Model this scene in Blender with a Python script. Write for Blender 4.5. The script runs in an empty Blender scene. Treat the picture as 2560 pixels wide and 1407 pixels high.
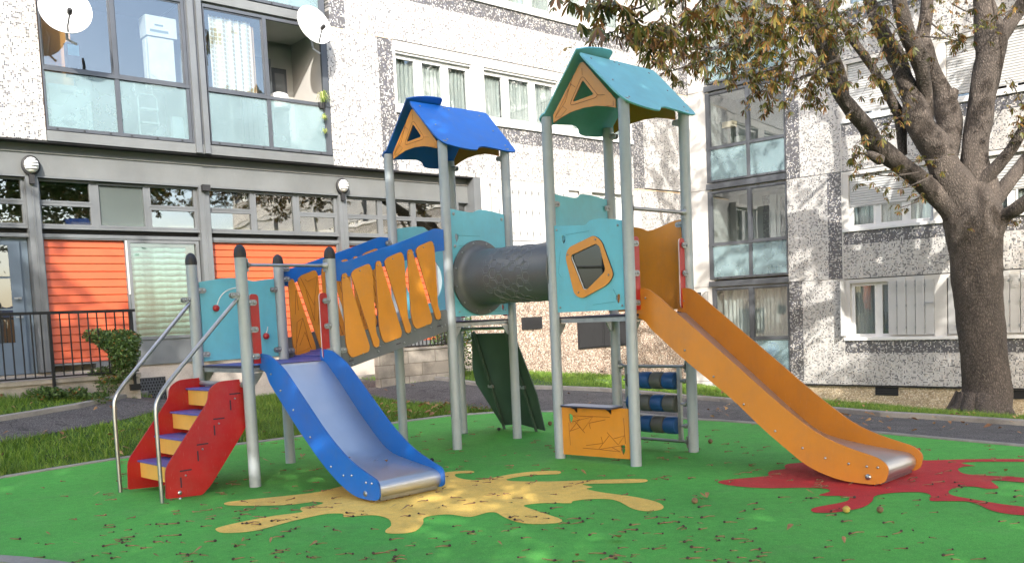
import bpy, bmesh, math, random
import numpy as np
from mathutils import Vector, Matrix
from mathutils.geometry import tessellate_polygon
rd = random.Random(7)
C = bpy.context.scene.collection
R = math.radians
sc = bpy.context.scene

# ------------------------------------------------------------------ camera
F_PX, PIT, ROL, CX, CY = 2280.10, -0.0755069, -0.0450621, 1289.488, 958.515
CAM = Vector((0, 0, 1.5))
c_pit, s_pit, c_rol, s_rol = math.cos(PIT), math.sin(PIT), math.cos(ROL), math.sin(ROL)
fw = Vector((0, c_pit, s_pit)); r0 = Vector((1, 0, 0)); u0 = Vector((0, -s_pit, c_pit))
rr = c_rol*r0 + s_rol*u0
uu = -s_rol*r0 + c_rol*u0
cam = bpy.data.cameras.new('camera'); co = bpy.data.objects.new('camera', cam); C.objects.link(co)
m = Matrix((rr, uu, -fw)).transposed().to_4x4(); m.translation = CAM
co.matrix_world = m
cam.sensor_width = 36; cam.lens = F_PX/2560*36
cam.shift_x = -(CX-1280)/2560; cam.shift_y = (CY-703.5)/2560
cam.clip_end = 400; cam.clip_start = .05
sc.camera = co
# ------------------------------------------------------------------ light
EL, AZX = R(29.5), R(5)              # sun behind the viewer, slightly to the right
sdir = Vector((math.sin(AZX)*math.cos(EL), -math.cos(AZX)*math.cos(EL), math.sin(EL)))
w = bpy.data.worlds.new('World'); sc.world = w; w.use_nodes = True
nt = w.node_tree; bgn = nt.nodes['Background']
sky = nt.nodes.new('ShaderNodeTexSky'); sky.sky_type = 'NISHITA'; sky.sun_disc = False
sky.sun_elevation = EL
sky.sun_rotation = math.atan2(sdir.x, sdir.y)
sky.dust_density = 2.5; sky.air_density = 1.0; sky.ozone_density = 1.0
nt.links.new(sky.outputs[0], bgn.inputs[0]); bgn.inputs[1].default_value = 0.15
sl = bpy.data.lights.new('sun', 'SUN'); sl.energy = 2.0; sl.angle = R(.55); sl.color = (1, .95, .86)
so = bpy.data.objects.new('sun', sl); C.objects.link(so); so.rotation_euler = sdir.to_track_quat('Z', 'Y').to_euler()
sc.view_settings.view_transform = 'Standard'; sc.view_settings.look = 'None'
sc.view_settings.gamma = 1; sc.view_settings.use_curve_mapping = False
sc.view_settings.exposure = 2.15
sc.cycles.max_bounces = 10; sc.cycles.transparent_max_bounces = 24
sc.cycles.sample_clamp_indirect = 6
sc.cycles.caustics_reflective = False; sc.cycles.caustics_refractive = False

# ------------------------------------------------------------------ geometry of the place
def ray(x, y):
    a = x-CX; b = y-CY
    u = a*c_rol+b*s_rol; v = -a*s_rol+b*c_rol
    d = Vector((u/F_PX, c_pit+s_pit*v/F_PX, s_pit-c_pit*v/F_PX))
    return d/d.y
def at(x, y, Y): return CAM + ray(x, y)*Y
CN = Vector((4.7965, 24.1471))                 # inner corner of the two wings
DL = Vector((-.746527, -.665356)); DR = Vector((.725708, -.688002))
OB = Vector((-.698883, 10.329203)); AB = .788477; S = .978
# ------------------------------------------------------------------ materials
def sRGB(r, g, b):
    f = lambda c: (c/255/12.92 if c <= 10.3 else ((c/255+.055)/1.055)**2.4)
    return (f(r), f(g), f(b), 1)
MC = {}
class NT:
    def __init__(s, name):
        s.m = bpy.data.materials.new(name); s.m.use_nodes = True; s.t = s.m.node_tree; s.b = s.t.nodes['Principled BSDF']
        s.out = s.t.nodes['Material Output']
    def n(s, typ, **k):
        o = s.t.nodes.new('ShaderNode'+typ)
        for a, b in k.items():
            if a.startswith('i_'):
                key = a[2:]; key = int(key) if key.isdigit() else key.replace('_', ' ')
                o.inputs[key].default_value = b
            else: setattr(o, a, b)
        return o
    def l(s, a, b): s.t.links.new(a, b)
    def coord(s, kind='Object', scale=None):
        c = s.n('TexCoord').outputs[kind]
        if scale is not None:
            mp = s.n('Mapping'); mp.inputs['Scale'].default_value = scale if hasattr(scale, '__len__') else (scale,)*3
            s.l(c, mp.inputs[0]); return mp.outputs[0]
        return c
    def noise(s, co_, scale, detail=3, rough=.55, dim='3D'):
        t = s.n('TexNoise', noise_dimensions=dim); s.l(co_, t.inputs['Vector'])
        t.inputs['Scale'].default_value = scale; t.inputs['Detail'].default_value = detail; t.inputs['Roughness'].default_value = rough
        return t.outputs[0]
    def ramp(s, fac, stops, interp='LINEAR'):
        r = s.n('ValToRGB'); r.color_ramp.interpolation = interp
        e = r.color_ramp.elements
        while len(e) < len(stops): e.new(.5)
        for i, (p, c) in enumerate(stops):
            e[i].position = p; e[i].color = c if hasattr(c, '__len__') else (c, c, c, 1)
        s.l(fac, r.inputs[0]); return r.outputs[0]
    def mix(s, fac, a, b, mode='MIX'):
        x = s.n('MixRGB', blend_type=mode)
        for i, v in enumerate((fac, a, b)):
            if hasattr(v, 'is_linked') or isinstance(v, bpy.types.NodeSocket): s.l(v, x.inputs[i])
            else: x.inputs[i].default_value = v
        return x.outputs[0]
    def math(s, op, a, b=0):
        x = s.n('Math', operation=op)
        for i, v in enumerate((a, b)):
            if isinstance(v, bpy.types.NodeSocket): s.l(v, x.inputs[i])
            else: x.inputs[i].default_value = v
        return x.outputs[0]
    def bump(s, h, strength=.3, dist=.01):
        b = s.n('Bump'); b.inputs['Strength'].default_value = strength; b.inputs['Distance'].default_value = dist
        s.l(h, b.inputs['Height']); s.l(b.outputs[0], s.b.inputs['Normal'])
def pm(name, col, rough=.5, metal=0, var=.12, vs=3., bump=0, bs=60, rv=.08, spec=.5, coat=0):
    if name in MC: return MC[name]
    k = NT(name); c = k.coord()
    n1 = k.noise(c, vs, 5, .6)
    f = k.ramp(n1, [(.3, 1-var), (.7, 1+var)])
    x = k.mix(1, col, f, 'MULTIPLY')
    if name.startswith(('hpl', 'post', 'slide_ochre', 'riser', 'grey_cl', 'fascia', 'tunnel')):
        # scuffs, pale scratches and grime of their own shape
        g = k.ramp(k.noise(c, 7, 8, .75), [(.46, 0), (.72, .14)]); x = k.mix(g, x, (.16, .145, .12, 1))
        sc_ = k.noise(k.coord('Object', (70, 70, 4)), 3, 3, .6); x = k.mix(k.ramp(sc_, [(.66, 0), (.74, .22)]), x, (.5, .5, .48, 1))
        x = k.mix(k.ramp(k.noise(k.coord('Object', (1, 1, .25)), 6, 5, .7), [(.5, 0), (.75, .11)]), x, (.10, .09, .075, 1))
    k.l(x, k.b.inputs['Base Color'])
    n2 = k.noise(c, vs*4, 3)
    k.l(k.math('ADD', k.math('MULTIPLY', n2, rv*2), rough-rv), k.b.inputs['Roughness'])
    k.b.inputs['Metallic'].default_value = metal
    k.b.inputs['Specular IOR Level'].default_value = spec
    k.b.inputs['Coat Weight'].default_value = coat
    if bump: k.bump(k.noise(c, bs, 3), bump, .004)
    MC[name] = k.m; return k.m

M_POST = pm('post_paint', sRGB(150, 158, 165), .38, var=.06, vs=2, rv=.06)
M_CAP = pm('black_rubber', sRGB(34, 33, 38), .55)
M_STEEL = pm('stainless', (.36, .36, .37, 1), .34, 1, var=.1, vs=6)
M_CAST = pm('cast_aluminium', (.33, .34, .345, 1), .45, .75, var=.15, vs=20)
M_BLUE = pm('hpl_blue', (.006, .125, .50, 1), .34, var=.05)
M_BLUED = pm('hpl_blue_edge', (.006, .09, .34, 1), .5)
M_TUR = pm('hpl_turquoise', (.13, .45, .56, 1), .36, var=.05)
M_TURE = pm('hpl_turquoise_edge', (.16, .46, .52, 1), .5)
M_TURROOF = pm('hpl_teal_roof', (.19, .48, .54, 1), .4, var=.05)
M_ORG = pm('hpl_ochre', (.64, .25, .028, 1), .34, var=.06)
M_ORGE = pm('hpl_ochre_edge', (.42, .15, .03, 1), .5)
M_ORG2 = pm('slide_ochre', (.57, .205, .024, 1), .36, var=.05)
M_ENGR = pm('engraving', (.22, .06, .01, 1), .6)
M_ENGT = pm('engraving_teal', (.05, .22, .27, 1), .6)
M_RED = pm('hpl_red', (.36, .011, .011, 1), .32, var=.06)
M_REDE = pm('hpl_red_edge', (.35, .02, .03, 1), .5)
M_WHITEE = pm('hpl_white_edge', (.7, .55, .52, 1), .5)
M_SLOT = pm('slot_dark', (.03, .015, .03, 1), .6)
M_YEL = pm('riser_yellow', (.66, .36, .075, 1), .4, var=.06)
M_DECK = pm('deck_violet', (.085, .085, .30, 1), .5, var=.2, vs=14, bump=.2, bs=160)
M_DECKE = pm('deck_edge', (.03, .03, .05, 1), .6)
M_GREYP = pm('hpl_grey', (.12, .13, .14, 1), .45, var=.12)
M_TUNNEL = pm('tunnel_plastic', (.095, .102, .11, 1), .42, var=.14, vs=3, bump=.25, bs=90)
M_RAMPG = pm('ramp_green', (.045, .075, .06, 1), .5, var=.2, vs=3)
M_ROLLB = pm('roller_blue', (.014, .07, .22, 1), .45)
M_ROLLG = pm('roller_grey', (.085, .092, .09, 1), .5)
M_CLEAR = None
M_ALU = pm('bay_frame', (.085, .092, .105, 1), .42, .35, var=.1)
M_ALUL = pm('grey_cladding', (.145, .155, .165, 1), .45, .25, var=.14, vs=1.5)
M_ALUC = pm('fascia_grey', (.15, .158, .16, 1), .5, .2, var=.16, vs=1.2)
M_DARK = pm('black_and_shade', (.014, .014, .016, 1), .7)  # near-black of dark fittings; also puts shade into the recess strip's colour
M_WHT = pm('white_pvc', (.62, .62, .62, 1), .4, var=.04)
M_WHTC = pm('white_render', (.45, .437, .42, 1), .8, var=.06, vs=2, bump=.3)
M_SHUT = pm('shutter_white', (.42, .42, .42, 1), .5, var=.05)
M_CONC = None
M_RAIL = pm('black_iron', (.012, .012, .014, 1), .45, .3)
M_DOORB = pm('door_bluegrey', (.10, .135, .175, 1), .5, var=.08)
M_PANB = pm('panel_bluegrey', (.20, .25, .28, 1), .5, var=.1)
M_ORW = pm('interior_orange', (.75, .33, .10, 1), .7)
M_DISH = pm('dish_white', (.6, .59, .575, 1), .4, var=.05)
M_INT = pm('interior_dark', (.05, .05, .055, 1), .8); M_INTG = pm('reflection_beige', (.42, .40, .34, 1), .8, var=.25, vs=.8)  # the second is lightened to beige like a facade reflected in glass
M_INTL = pm('interior_light', (.42, .41, .39, 1), .8, var=.1, vs=1)
M_BOX = pm('pale_box', (.62, .62, .60, 1), .7)
M_BOXC = pm('beige_box', (.66, .5, .33, 1), .7)
M_LTXT = pm('grey_ink', (.30, .31, .35, 1), .6)
M_GRAYLEAF = None

def mk_epdm(name, c1, c2, c3):
    k = NT(name); c = k.coord()
    n = k.n('TexVoronoi'); n.inputs['Scale'].default_value = 260; k.l(c, n.inputs['Vector'])
    col = k.n('SeparateColor'); k.l(n.outputs['Color'], col.inputs[0])
    a = k.ramp(col.outputs[0], [(0, c2), (.16, c1), (.8, c1), (.97, c3)])
    big = k.noise(c, .55, 4, .6); f = k.ramp(big, [(.3, .80), (.7, 1.14)])
    sm = k.noise(c, 11, 4, .7); f2 = k.ramp(sm, [(.3, .86), (.7, 1.1)])
    x = k.mix(1, k.mix(1, a, f, 'MULTIPLY'), f2, 'MULTIPLY')
    x = k.mix(k.ramp(k.noise(c, 1.7, 8, .75), [(.52, 0), (.72, .16)]), x, (.24, .24, .15, 1))
    k.l(x, k.b.inputs['Base Color']); k.b.inputs['Roughness'].default_value = .78
    k.b.inputs['Specular IOR Level'].default_value = .35
    k.bump(n.outputs['Distance'], .5, .004)
    return k.m
M_GREEN = mk_epdm('rubber_green', (.070, .35, .050, 1), (.025, .19, .02, 1), (.15, .48, .09, 1))
M_SPY = mk_epdm('rubber_yellow', (.82, .53, .11, 1), (.5, .28, .04, 1), (.85, .6, .2, 1))
M_SPR = mk_epdm('rubber_red', (.50, .022, .026, 1), (.26, .012, .013, 1), (.5, .05, .04, 1))

def mk_mosaic(name, tile, pdark, light=(.42, .412, .405), dark=(.065, .065, .07), grout=(.42, .41, .40), var=.1, blue=True):
    k = NT(name); c = k.coord()
    sx = k.n('SeparateXYZ'); k.l(c, sx.inputs[0])
    X = k.math('DIVIDE', sx.outputs[0], tile); Z = k.math('DIVIDE', sx.outputs[2], tile)
    def wn(ax, az, seed):
        cb = k.n('CombineXYZ'); k.l(ax, cb.inputs[0]); k.l(az, cb.inputs[1]); cb.inputs[2].default_value = seed
        w_ = k.n('TexWhiteNoise', noise_dimensions='3D'); k.l(cb.outputs[0], w_.inputs['Vector']); return w_
    fx, fz = k.math('FLOOR', X), k.math('FLOOR', Z)
    fx2 = k.math('FLOOR', k.math('MULTIPLY', k.math('ADD', X, .0), .5)); fz2 = k.math('FLOOR', k.math('MULTIPLY', Z, .5))
    p = pdark
    d1 = k.math('LESS_THAN', wn(fx, fz, 1.5).outputs[0], p*.50)
    d2 = k.math('LESS_THAN', wn(fx2, fz, 7.5).outputs[0], p*.26)
    d3 = k.math('LESS_THAN', wn(fx, fz2, 3.5).outputs[0], p*.26)
    d = k.math('MAXIMUM', d1, k.math('MAXIMUM', d2, d3))
    tone = wn(fx, fz, 9.5)
    lt = k.ramp(tone.outputs[0], [(0, (light[0]*.42, light[1]*.41, light[2]*.41, 1)), (.16, (light[0]*.78, light[1]*.77, light[2]*.76, 1)), (.45, (*light, 1)), (.8, (light[0]*1.12, light[1]*1.12, light[2]*1.12, 1)), (1, (light[0]*1.1, light[1]*.98, light[2]*.86, 1))])
    dk = k.ramp(tone.outputs[0], [(0, (*dark, 1)), (.6, (dark[0]*1.5, dark[1]*1.4, dark[2]*1.3, 1)), (.9, (.06, .065, .10, 1) if blue else (*dark, 1)), (1, (.2, .2, .22, 1))])
    base = k.mix(d, lt, dk)
    gx = k.math('LESS_THAN', k.math('FRACT', X), .13); gz = k.math('LESS_THAN', k.math('FRACT', Z), .13)
    g = k.math('MAXIMUM', gx, gz)
    base = k.mix(g, base, (*grout, 1))
    st = k.noise(c, .9, 5, .65); f = k.ramp(st, [(.3, .84), (.65, 1.06)])
    base = k.mix(1, base, k.ramp(k.noise(k.coord('Object', (5, 5, .35)), 1.6, 5, .7), [(.3, .80), (.55, 1.03)]), 'MULTIPLY')
    k.l(k.mix(1, base, f, 'MULTIPLY'), k.b.inputs['Base Color'])
    k.b.inputs['Roughness'].default_value = .38
    k.bump(k.math('SUBTRACT', 1, g), .25, .003)
    return k.m
M_ML = mk_mosaic('mosaic_light', .026, .17)
M_MD = mk_mosaic('mosaic_dark', .026, 1.05, grout=(.10, .10, .105))
M_MLL = mk_mosaic('mosaic_light_fine', .025, .15, light=(.42, .412, .405))
M_MDL = mk_mosaic('mosaic_dark_fine', .025, .95, grout=(.11, .11, .115))

def mk_pebble(name, cols, scale, b=.8):
    k = NT(name); c = k.coord()
    v = k.n('TexVoronoi'); v.inputs['Scale'].default_value = scale; k.l(c, v.inputs['Vector'])
    s_ = k.n('SeparateColor'); k.l(v.outputs['Color'], s_.inputs[0])
    a = k.ramp(s_.outputs[0], [(i/(len(cols)-1), (*q, 1)) for i, q in enumerate(cols)])
    e = k.ramp(v.outputs['Distance'], [(.0, 1.05), (.7, .55)])
    st = k.noise(c, 1.1, 4, .6); f = k.ramp(st, [(.3, .8), (.65, 1.08)])
    k.l(k.mix(1, k.mix(1, a, e, 'MULTIPLY'), f, 'MULTIPLY'), k.b.inputs['Base Color'])
    k.b.inputs['Roughness'].default_value = .85
    k.bump(k.math('SUBTRACT', 1, v.outputs['Distance']), b, .012)
    return k.m
M_PEB = mk_pebble('pebbledash', [(.18, .12, .09), (.62, .50, .40), (.30, .19, .14), (.78, .70, .60), (.42, .30, .23), (.12, .08, .07)], 38)
M_PEBY = mk_pebble('pebble_plinth', [(.40, .30, .18), (.72, .60, .42), (.50, .38, .24), (.80, .70, .54)], 34)

def mk_asphalt():
    k = NT('asphalt'); c = k.coord()
    v = k.n('TexVoronoi'); v.inputs['Scale'].default_value = 170; k.l(c, v.inputs['Vector'])
    s_ = k.n('SeparateColor'); k.l(v.outputs['Color'], s_.inputs[0])
    a = k.ramp(s_.outputs[0], [(0, (.03, .027, .026, 1)), (.6, (.068, .062, .060, 1)), (1, (.2, .185, .175, 1))])
    f = k.ramp(k.noise(c, 1.3, 6, .65), [(.3, .7), (.7, 1.35)])
    crk = k.n('TexVoronoi', feature='DISTANCE_TO_EDGE'); crk.inputs['Scale'].default_value = 1.1
    wv = k.n('VectorMath', operation='ADD'); nz = k.n('TexNoise'); nz.inputs['Scale'].default_value = 3; k.l(c, nz.inputs['Vector'])
    k.l(c, wv.inputs[0]); k.l(nz.outputs['Color'], wv.inputs[1]); k.l(wv.outputs[0], crk.inputs['Vector'])
    cf = k.ramp(crk.outputs['Distance'], [(0, .35), (.02, 1)])
    k.l(k.mix(1, k.mix(1, a, f, 'MULTIPLY'), cf, 'MULTIPLY'), k.b.inputs['Base Color'])
    k.b.inputs['Roughness'].default_value = .85; k.bump(v.outputs['Distance'], .6, .006); return k.m
M_ASPH = mk_asphalt()
def mk_soil():
    k = NT('lawn_soil'); c = k.coord()
    a = k.ramp(k.noise(c, 2.2, 6, .7), [(.25, (.035, .055, .012, 1)), (.5, (.04, .10, .016, 1)), (.62, (.06, .10, .02, 1)), (.75, (.11, .075, .035, 1))])
    b = k.ramp(k.noise(c, 45, 4, .7), [(.3, .5), (.7, 1.3)])
    k.l(k.mix(1, a, b, 'MULTIPLY'), k.b.inputs['Base Color']); k.b.inputs['Roughness'].default_value = .95
    k.bump(k.noise(c, 60, 4), .8, .02); return k.m
M_SOIL = mk_soil()
def mk_conc(name, col, st=.55, joints=None):
    k = NT(name); c = k.coord()
    a = k.ramp(k.noise(c, 1.6, 7, .68), [(.28, st), (.55, 1.0), (.75, 1.08)])
    g = k.ramp(k.noise(c, 60, 4, .6), [(.3, .88), (.7, 1.08)])
    x = k.mix(1, k.mix(1, (*col, 1), a, 'MULTIPLY'), g, 'MULTIPLY')
    if joints:
        br = k.n('TexBrick'); br.inputs['Scale'].default_value = 1; br.inputs['Mortar Size'].default_value = .008
        br.inputs['Brick Width'].default_value = joints[0]; br.inputs['Row Height'].default_value = joints[1]
        br.inputs['Color1'].default_value = (1, 1, 1, 1); br.inputs['Color2'].default_value = (.85, .82, .78, 1); br.inputs['Mortar'].default_value = (.5, .47, .43, 1)
        sx = k.n('SeparateXYZ'); k.l(c, sx.inputs[0]); cb = k.n('CombineXYZ'); k.l(sx.outputs[0], cb.inputs[0]); k.l(sx.outputs[2], cb.inputs[1])
        k.l(cb.outputs[0], br.inputs['Vector']); x = k.mix(1, x, br.outputs['Color'], 'MULTIPLY')
    k.l(x, k.b.inputs['Base Color']); k.b.inputs['Roughness'].default_value = .85; k.bump(k.noise(c, 40, 5), .35, .006); return k.m
M_CONC = mk_conc('concrete', (.32, .29, .25))
M_BLOCK = mk_conc('block_wall', (.33, .295, .25), .45, (.62, .23))
M_CREAM = mk_conc('cream_plinth', (.46, .41, .36), .72)
M_KERB = mk_conc('kerb_stone', (.27, .25, .225), .6)
def mk_siding():
    k = NT('orange_siding'); c = k.coord()
    f = k.ramp(k.noise(c, 2, 5, .6), [(.3, .9), (.7, 1.06)])
    k.l(k.mix(1, (.46, .085, .028, 1), f, 'MULTIPLY'), k.b.inputs['Base Color']); k.b.inputs['Roughness'].default_value = .42; return k.m
M_SID = mk_siding()
def mk_bark():
    k = NT('bark'); c = k.coord('Object', (1, 1, .45))
    v = k.n('TexVoronoi', feature='DISTANCE_TO_EDGE'); v.inputs['Scale'].default_value = 30
    wv = k.n('VectorMath', operation='MULTIPLY_ADD'); nz = k.n('TexNoise'); nz.inputs['Scale'].default_value = 6; k.l(c, nz.inputs['Vector'])
    k.l(nz.outputs['Color'], wv.inputs[0]); wv.inputs[1].default_value = (.12, .12, .12); k.l(c, wv.inputs[2]); k.l(wv.outputs[0], v.inputs['Vector'])
    a = k.ramp(v.outputs['Distance'], [(0, (.032, .025, .021, 1)), (.12, (.072, .058, .049, 1)), (.5, (.118, .096, .082, 1))])
    f = k.ramp(k.noise(c, 2.5, 6, .7), [(.3, .6), (.7, 1.3)])
    k.l(k.mix(1, a, f, 'MULTIPLY'), k.b.inputs['Base Color']); k.b.inputs['Roughness'].default_value = .9
    h = k.math('ADD', k.math('MULTIPLY', v.outputs['Distance'], .7), k.math('MULTIPLY', k.noise(c, 9, 6, .7), .8)); k.bump(h, 1, .04); return k.m
M_BARK = mk_bark()
def mk_leaf(name, stops, scale=9, trans=.35):
    k = NT(name)
    g = k.n('NewGeometry'); a = k.ramp(g.outputs['Random Per Island'], stops)
    c = k.coord(); f = k.ramp(k.noise(c, scale, 3, .6), [(.3, .7), (.7, 1.3)])
    col = k.mix(1, a, f, 'MULTIPLY')
    k.l(col, k.b.inputs['Base Color']); k.b.inputs['Roughness'].default_value = .5
    tr = k.n('BsdfTranslucent'); k.l(col, tr.inputs[0]); mx = k.n('MixShader'); mx.inputs[0].default_value = trans
    k.l(k.b.outputs[0], mx.inputs[1]); k.l(tr.outputs[0], mx.inputs[2]); k.l(mx.outputs[0], k.out.inputs[0]); return k.m
M_CHEST = mk_leaf('autumn_chestnut_leaf', [(0, (.05, .06, .012, 1)), (.35, (.095, .10, .018, 1)), (.52, (.17, .14, .025, 1)), (.65, (.12, .055, .018, 1)), (.88, (.19, .085, .022, 1)), (1, (.30, .20, .045, 1))], 9, .4)
M_LEAF = mk_leaf('tree_leaf', [(0, (.03, .075, .012, 1)), (.6, (.055, .11, .015, 1)), (1, (.10, .13, .02, 1))])
M_SHRUB = mk_leaf('shrub_leaf', [(0, (.035, .07, .018, 1)), (.6, (.07, .13, .03, 1)), (.93, (.12, .19, .045, 1)), (1, (.3, .12, .03, 1))], 20, .25)
M_GRASS = mk_leaf('grass_blade', [(0, (.08, .16, .016, 1)), (.6, (.14, .26, .026, 1)), (1, (.26, .34, .055, 1))], 1.2, .3)
M_DRY = mk_leaf('dry_leaf', [(0, (.16, .07, .025, 1)), (.5, (.28, .13, .05, 1)), (1, (.42, .26, .10, 1))], 20, .2)
M_STALK = pm('dry_stalk', (.18, .10, .05, 1), .8, var=.4, vs=40)
M_STALKD = pm('stalk_foot', (.035, .022, .018, 1), .8)
M_CURT = None
def mk_curtain(name, col, trans=.45, fold=True):
    k = NT(name); c = k.coord()
    f = k.ramp(k.noise(k.coord('Object', (9, 1, .6)), 2, 4), [(.3, .8), (.7, 1.08)])
    x = k.mix(1, (*col, 1), f, 'MULTIPLY'); k.l(x, k.b.inputs['Base Color']); k.b.inputs['Roughness'].default_value = .9
    tr = k.n('BsdfTranslucent'); k.l(x, tr.inputs[0]); mx = k.n('MixShader'); mx.inputs[0].default_value = trans
    k.l(k.b.outputs[0], mx.inputs[1]); k.l(tr.outputs[0], mx.inputs[2]); k.l(mx.outputs[0], k.out.inputs[0]); return k.m
M_CURT = mk_curtain('net_curtain', (.78, .77, .75), .3)
M_CURTG = mk_curtain('green_blind', (.36, .56, .47), .2)
def mk_check():
    k = NT('checked_curtain'); c = k.coord(); sx = k.n('SeparateXYZ'); k.l(c, sx.inputs[0])
    a = k.math('LESS_THAN', k.math('FRACT', k.math('DIVIDE', sx.outputs[0], .075)), .28)
    b = k.math('LESS_THAN', k.math('FRACT', k.math('DIVIDE', sx.outputs[2], .075)), .28)
    x = k.mix(k.math('MAXIMUM', a, b), (.58, .47, .35, 1), (.8, .78, .76, 1)); k.l(x, k.b.inputs['Base Color']); k.b.inputs['Roughness'].default_value = .9; return k.m
M_CHECK = mk_check()
M_SALMON = mk_curtain('salmon_curtain', (.72, .46, .27), .3)
def mk_glass(name, refl=.16, tint=(.8, .84, .84), rough=.01):
    k = NT(name); k.t.nodes.remove(k.b)
    tr = k.n('BsdfTransparent'); tr.inputs[0].default_value = (*tint, 1)
    gl = k.n('BsdfGlossy'); gl.inputs['Roughness'].default_value = rough; gl.inputs[0].default_value = (.95, .97, 1, 1)
    fr = k.n('LayerWeight'); fr.inputs[0].default_value = .5
    f = k.math('ADD', k.math('MULTIPLY', k.math('POWER', fr.outputs['Facing'], 4), .9), refl+.04); f = k.math('MINIMUM', f, 1.0)
    c = k.coord(); nz = k.noise(c, 1.3, 2); b = k.n('Bump'); b.inputs['Strength'].default_value = .04; b.inputs['Distance'].default_value = .05
    k.l(nz, b.inputs['Height']); k.l(b.outputs[0], gl.inputs['Normal'])
    mx = k.n('MixShader'); k.l(f, mx.inputs[0]); k.l(tr.outputs[0], mx.inputs[1]); k.l(gl.outputs[0], mx.inputs[2]); k.l(mx.outputs[0], k.out.inputs[0]); return k.m
M_GLASS = mk_glass('window_glass', .07)
M_GLASSR = mk_glass('reflective_glass', .15, (.72, .72, .68))
def mk_frost(name, col):
    k = NT(name); c = k.coord()
    f = k.ramp(k.noise(c, 1.1, 4, .6), [(.3, .82), (.65, 1.1)])
    x = k.mix(1, (*col, 1), f, 'MULTIPLY'); k.l(x, k.b.inputs['Base Color']); k.b.inputs['Roughness'].default_value = .16
    k.b.inputs['Specular IOR Level'].default_value = .6
    tr = k.n('BsdfTransparent'); tr.inputs[0].default_value = (.82, .93, .94, 1)
    mx = k.n('MixShader'); mx.inputs[0].default_value = .52
    k.l(k.b.outputs[0], mx.inputs[1]); k.l(tr.outputs[0], mx.inputs[2]); k.l(mx.outputs[0], k.out.inputs[0]); return k.m
M_FROST = mk_frost('frosted_glass', (.27, .36, .39))
M_LAMPG = pm('lamp_glass', (.82, .82, .80, 1), .25, var=.03)

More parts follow.
